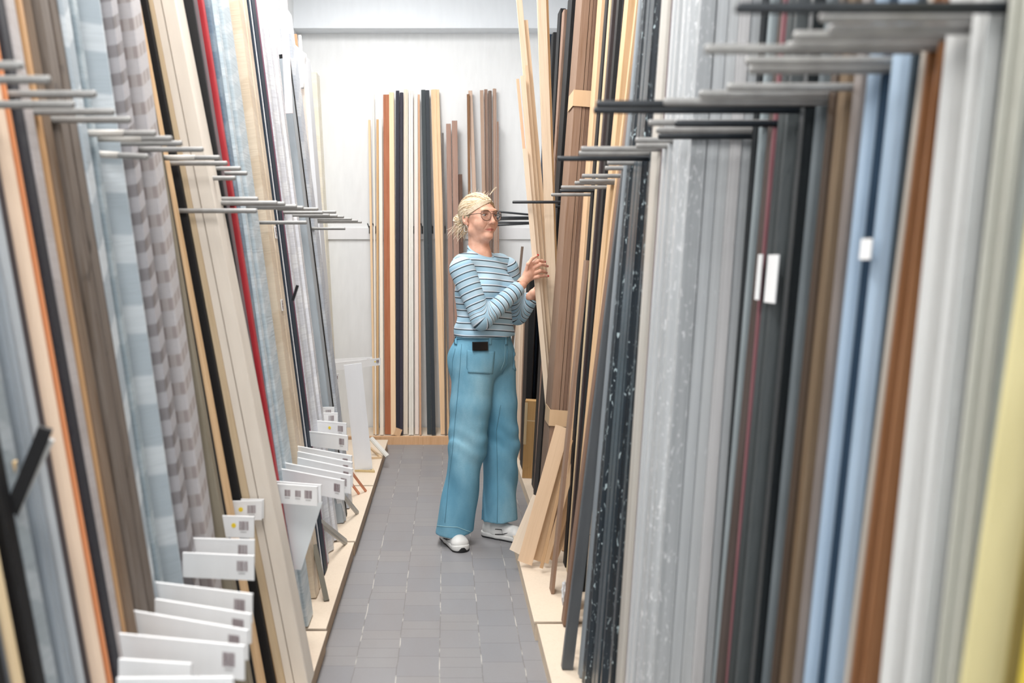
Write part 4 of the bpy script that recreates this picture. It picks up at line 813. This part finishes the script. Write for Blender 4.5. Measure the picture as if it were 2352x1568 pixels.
def armband(Q, sh, el, wr):
    sh, el, wr = map(np.array, (sh, el, wr)); a = (el-sh); la = np.linalg.norm(a); a = a/la; f = (wr-el)/np.linalg.norm(wr-el); ta = (Q-sh)@a; tf = (Q-el)@f
    dseg = lambda p0, u, l: np.linalg.norm(Q-p0-np.clip((Q-p0)@u, 0, l)[:, None]*u, axis=1)
    w_ = 1/(1+np.exp(-np.clip((dseg(sh, a, la)-dseg(el, f, np.linalg.norm(wr-el)))/.006, -40, 40))); a1, a2 = np.maximum(ta-la, 0), np.maximum(-tf, 0); fr_ = np.where((a1 > 1e-5) & (a2 > 1e-5), a1/(a1+a2+1e-9), w_); return -((1-w_)*np.minimum(ta, la)+w_*(la+np.maximum(tf, 0))+.061*fr_)
al = lambda s_, e_: .0305*.68+(np.linalg.norm(np.array(e_)-np.array(s_)) % .0305)-(2.0 % .0305)
band[n0:n0+n1] = armband(V[n0:n0+n1], shR, elR, wrR)+al(shR, elR); band[n0+n1:] = armband(V[n0+n1:], shL, elL, wrL)+al(shL, elL)
at_ = me.attributes.new('band', 'FLOAT', 'POINT'); at_.data.foreach_set('value', band.astype(np.float32)+2.0); shirt = link('striped_top', me, STM, person)
m = MB(); m.tube([(.0635*math.cos(a), .0205+.060*math.sin(a), 1.4085+.55*.060*math.sin(a)) for a in [2*math.pi*i/40 for i in range(41)]], .0052, 8); m.build('neckband', plain((166, 196, 214), .8, 4), shirt, True)
# jeans
DN = NT('light_denim', .85, .15); f1 = DN.noise(DN.coord(1, 1, .5), 5, 4, .55); f2 = DN.noise(DN.coord(1, 1, 1), 160, 2); X_ = DN.xyz()
dcol = DN.ramp(f1, [(.3, (88, 144, 172)), (.5, (118, 170, 195)), (.7, (156, 199, 216))]); dcol = DN.mix(DN.math('MULTIPLY', f2, .35), dcol, (92, 138, 158)); DN.col(dcol); DN.bump(f2, .2, .0008); DNM = DN.m
DNS = plain((86, 132, 152), .85, 5); DNL = plain((150, 190, 200), .85, 5)
def R_of(a, b_): d = np.array(b_)-np.array(a); return d/np.linalg.norm(d)
j = SDF((-.30, -.26, .03), (.34, .24, 1.06), .005)
j.ell((0, .0, 1.02), (.146, .116, .10), .03).ell((0, .006, .90), (.186, .138, .13), .05).ell((-.07, .045, .86), (.10, .10, .10), .04).ell((.07, .045, .86), (.10, .10, .10), .04)
def leg(hp, kn, hem, k0=.03):
    hp, kn, hem = map(np.array, (hp, kn, hem)); m1 = hp*.55+kn*.45; j.cone(hp, m1, .104, .098, k0).cone(m1, kn, .098, .088, .02).cone(kn, hem, .086, .088, .02)
hemR, hemL = L3((.040, 4.195, .04)), L3((.266, 4.30, .03)); hR, hL = L3((.137, 4.24, .83)), L3((.245, 4.36, .83))
kR, kL = L3(W(1073, 1030, 4.21)), L3(W(1150, 1030, 4.32))
leg(hR, kR, hemR); j2 = j.D.copy(); j.D[:] = 1.0; leg(hL, kL, hemL, .02); kk = .012; h_ = np.clip(.5+.5*(j2-j.D)/kk, 0, 1); j.D = j2*(1-h_)+j.D*h_-kk*h_*(1-h_)
j.warp(lambda x, y, z: .0042*np.sin(z*22+x*26-y*12+2.0*np.sin(y*14+z*6))*np.exp(-((z-.42)/.18)**2)*1.3+.0030*np.sin(z*70+x*50+2*np.sin(x*30))*np.exp(-((z-.50)/.07)**2)+.0035*np.sin(x*30-y*24+z*9)*np.clip((.62-z)*3, 0, 1)+.0030*np.sin(x*40+z*30)*np.exp(-((z-.83)/.05)**2)+.003*np.sin(y*38+x*44)*np.clip((.25-z)*6, 0, 1)+.0035*np.sin(np.arctan2(y, x)*9+z*14)*np.clip((.34-z)*6, 0, 1))
j.clip(lambda x, y, z: z-1.012, .003); j.clip(lambda x, y, z: .072+.02*np.sin(x*9+1)-z, .003)
jm = smooth_mesh([j.mesh()]); jeans = link('jeans', jm, DNM, person)
bvh = BVHTree.FromPolygons([v.co for v in jm.vertices], [tuple(p.vertices) for p in jm.polygons])
def hit(px, py):
    o_ = Vector(L3((0, 0, EYE))); d = (Vector(LP(px, py, 4.0))-o_).normalized(); h = bvh.ray_cast(o_, d); return (h[0], h[1]) if h[0] else (None, None)
def seam(pts, r=.0012, mat=DNS, name='seam', n=14, par=None):
    out = []
    for i in range(len(pts)-1):
        for t in range(n): a = (pts[i][0]+(pts[i+1][0]-pts[i][0])*t/n, pts[i][1]+(pts[i+1][1]-pts[i][1])*t/n); p, nn = hit(*a); out += [p+nn*.0008] if p else []
    p, nn = hit(*pts[-1]); out += [p+nn*.0008] if p else []
    if len(out) > 2: m = MB(); m.tube(out, r, 5); return m.build(name, mat, par or jeans, True)
def patch(poly4, off, name, mat, nu=10, nv=10, par=None, lab=None):
    vs = []; ok = True
    for v in range(nv+1):
        for u in range(nu+1):
            a, b_, c_, d_ = poly4; U, V_ = u/nu, v/nv; x = (a[0]*(1-U)+b_[0]*U)*(1-V_)+(d_[0]*(1-U)+c_[0]*U)*V_; y = (a[1]*(1-U)+b_[1]*U)*(1-V_)+(d_[1]*(1-U)+c_[1]*U)*V_
            p, nn = hit(x, y); 
            if p is None: p, nn = (vs[-1], Vector((0, 0, 0))) if vs else (Vector((0, 0, 1)), Vector((0, 0, 0)))
            vs.append(p+nn*off)
    fs = [(q, q+1, q+nu+2, q+nu+1) for v in range(nv) for q in range(v*(nu+1), v*(nu+1)+nu)]
    me = mesh(vs, fs, True); o = link(name, me, mat, par or jeans); md = o.modifiers.new('s', 'SOLIDIFY'); md.thickness = .0018; md.offset = 0
    if lab: o['label'] = lab
    return o
patch([(1048, 768), (1186, 768), (1186, 779), (1046, 779)], .003, 'waistband', DNM, 34, 3)
pk = patch([(1073, 804), (1136, 807), (1131, 858), (1075, 856)], .003, 'patch_pocket', DNM, 14, 12); seam([(1074, 813), (1134, 816)], par=pk, name='stitching'); seam([(1074, 817), (1134, 820)], .0008, DNL, par=pk, name='stitching')
seam([(1073, 804), (1072, 845), (1079, 856), (1124, 859), (1131, 850), (1136, 807)], .0014, par=pk, name='stitching')
pk = patch([(1180, 801), (1191, 803), (1190, 858), (1178, 846)], .003, 'patch_pocket', DNM, 4, 10); seam([(1180, 801), (1178, 848)], .0012, par=pk, name='stitching')
for x in (1125, 1161, 1048): patch([(x-3, 765), (x+3, 765), (x+3, 792), (x-3, 791)], .0055, 'belt_loop', DNM, 2, 6)
seam([(1163, 780), (1166, 805), (1164, 835), (1152, 860)], .0022, name='fly_seam'); seam([(1158, 780), (1160, 805), (1158, 830), (1150, 850)], .001, DNL, name='stitching')
p, nn = hit(1164, 772); 
if p: m = MB(); m.add(*ball(p+nn*.008, (.0075, .0075, .003), nn.to_track_quat('Z', 'Y').to_matrix())); m.build('button', plain((120, 130, 134), .3, 8, .8), jeans, True)
seam([(1060, 790), (1056, 850), (1052, 900), (1046, 960), (1040, 1030), (1030, 1110), (1022, 1200)], .0014); seam([(1150, 930), (1140, 990), (1142, 1050), (1143, 1130), (1142, 1200)], .0014)
seam([(1046, 800), (1039, 830), (1038, 862)], .0014)
for pts in ([(1004, 1207), (1025, 1209), (1050, 1210), (1082, 1222)], [(1105, 1206), (1130, 1212), (1160, 1210), (1194, 1201)]): seam(pts, .0016, DNL, 'hem_stitching')
# shoes
SH = plain((222, 222, 220), .45, 4); SHD = plain((34, 34, 36), .5, 4); SHG = plain((168, 172, 178), .45, 4)
def shoe(heel, toe, name_l):
    heel, toe = Vector(L3(heel)), Vector(L3(toe)); d = (toe-heel); Lh = d.length; yaw = math.atan2(d.y, d.x); e = empty('shoe', heel); e.parent = person; e.rotation_euler = (0, 0, yaw)
    k = Lh/.265
    s_ = SDF((-.03, -.07, .0), (.31, .07, .14), .0035); s_.cone((.035, 0, .035), (.10, 0, .034), .036, .040, .01).cone((.10, 0, .034), (.215, .0, .032), .040, .038, .02).ell((.235, 0, .034), (.035, .042, .026), .015).cone((.04, 0, .05), (.05, 0, .10), .033, .036, .015).cone((.09, 0, .06), (.19, 0, .042), .030, .024, .02)
    s_.clip(lambda x, y, z: .022-z, .003); s_.cone((.045, 0, .09), (.05, 0, .16), .026, .03, .004, 'sub')
    up = link('upper', smooth_mesh([s_.mesh()]), SH, e); up.scale = (k, 1, 1)
    s_ = SDF((-.03, -.08, -.01), (.31, .08, .06), .0035); s_.cone((.03, 0, .02), (.11, 0, .02), .040, .042, .01).cone((.11, 0, .02), (.235, 0, .02), .042, .044, .01); s_.clip(lambda x, y, z: z-(.027+.008*np.clip((x-.22)*14, 0, 1)), .003); s_.clip(lambda x, y, z: .006-z, .002)
    so = link('midsole', smooth_mesh([s_.mesh()]), SH, e); so.scale = (k, 1, 1)
    s_ = SDF((-.03, -.08, -.01), (.31, .08, .05), .0035); s_.cone((.03, 0, .01), (.11, 0, .01), .039, .041, .01).cone((.11, 0, .01), (.237, 0, .01), .041, .044, .01); s_.clip(lambda x, y, z: z-(.0075+.030*np.clip((x-.245)*30, 0, 1)*np.clip(1-np.abs(y)*45, 0, 1)), .002); s_.clip(lambda x, y, z: .0-z, .002)
    ou = link('outsole', smooth_mesh([s_.mesh()]), SHD, e); ou.scale = (k, 1, 1); ou['label'] = 'black outsole curling over the toe'
    m = MB()
    for q in range(4): x = .12+.022*q; m.tube([(x*k, -.022, .075-.006*q), (x*k+.008, 0, .086-.008*q), (x*k, .022, .075-.006*q)], .0026, 6)
    m.build('laces', plain((236, 236, 234), .7, 3), e, True)
    m = MB()
    for sy in (-1, 1): m.tube([(.09*k, sy*.042, .030), (.11*k, sy*.040, .052), (.15*k, sy*.038, .054), (.16*k, sy*.043, .034), (.11*k, sy*.0445, .028)], .0022, 6); m.tube([(.16*k, sy*.043, .034), (.20*k, sy*.034, .045), (.225*k, sy*.018, .056)], .0018, 6)
    m.build('side_trim', SHD, e, True); return e
shoe((.000, 4.30, 0), (.078, 4.075, 0), 'r'); shoe((.19, 4.335, 0), (.372, 4.225, 0), 'l')
# phone in the pocket
p, nn = hit(1102, 803)
ph = empty('phone', person.matrix_basis @ (Vector(p)+nn*.0075) if p else (0, 0, 0)); 
wn_ = (Matrix.Rotation(TH, 3, 'Z') @ nn); ph.rotation_euler = (math.radians(-5), 0, math.atan2(wn_.y, wn_.x)+math.pi/2); m = MB(); m.box((-.038, -.008, -.006), (.038, .000, .036)); ob = m.build('case', plain((18, 18, 20), .5, 3), ph)
m = MB(); m.box((-.034, -.0086, -.005), (.034, -.008, .032)); m.build('screen', plain((8, 9, 11), .15, 1, .6), ph); tag(ph, 'black phone sticking out of the front pocket of the woman\'s jeans', 'phone')
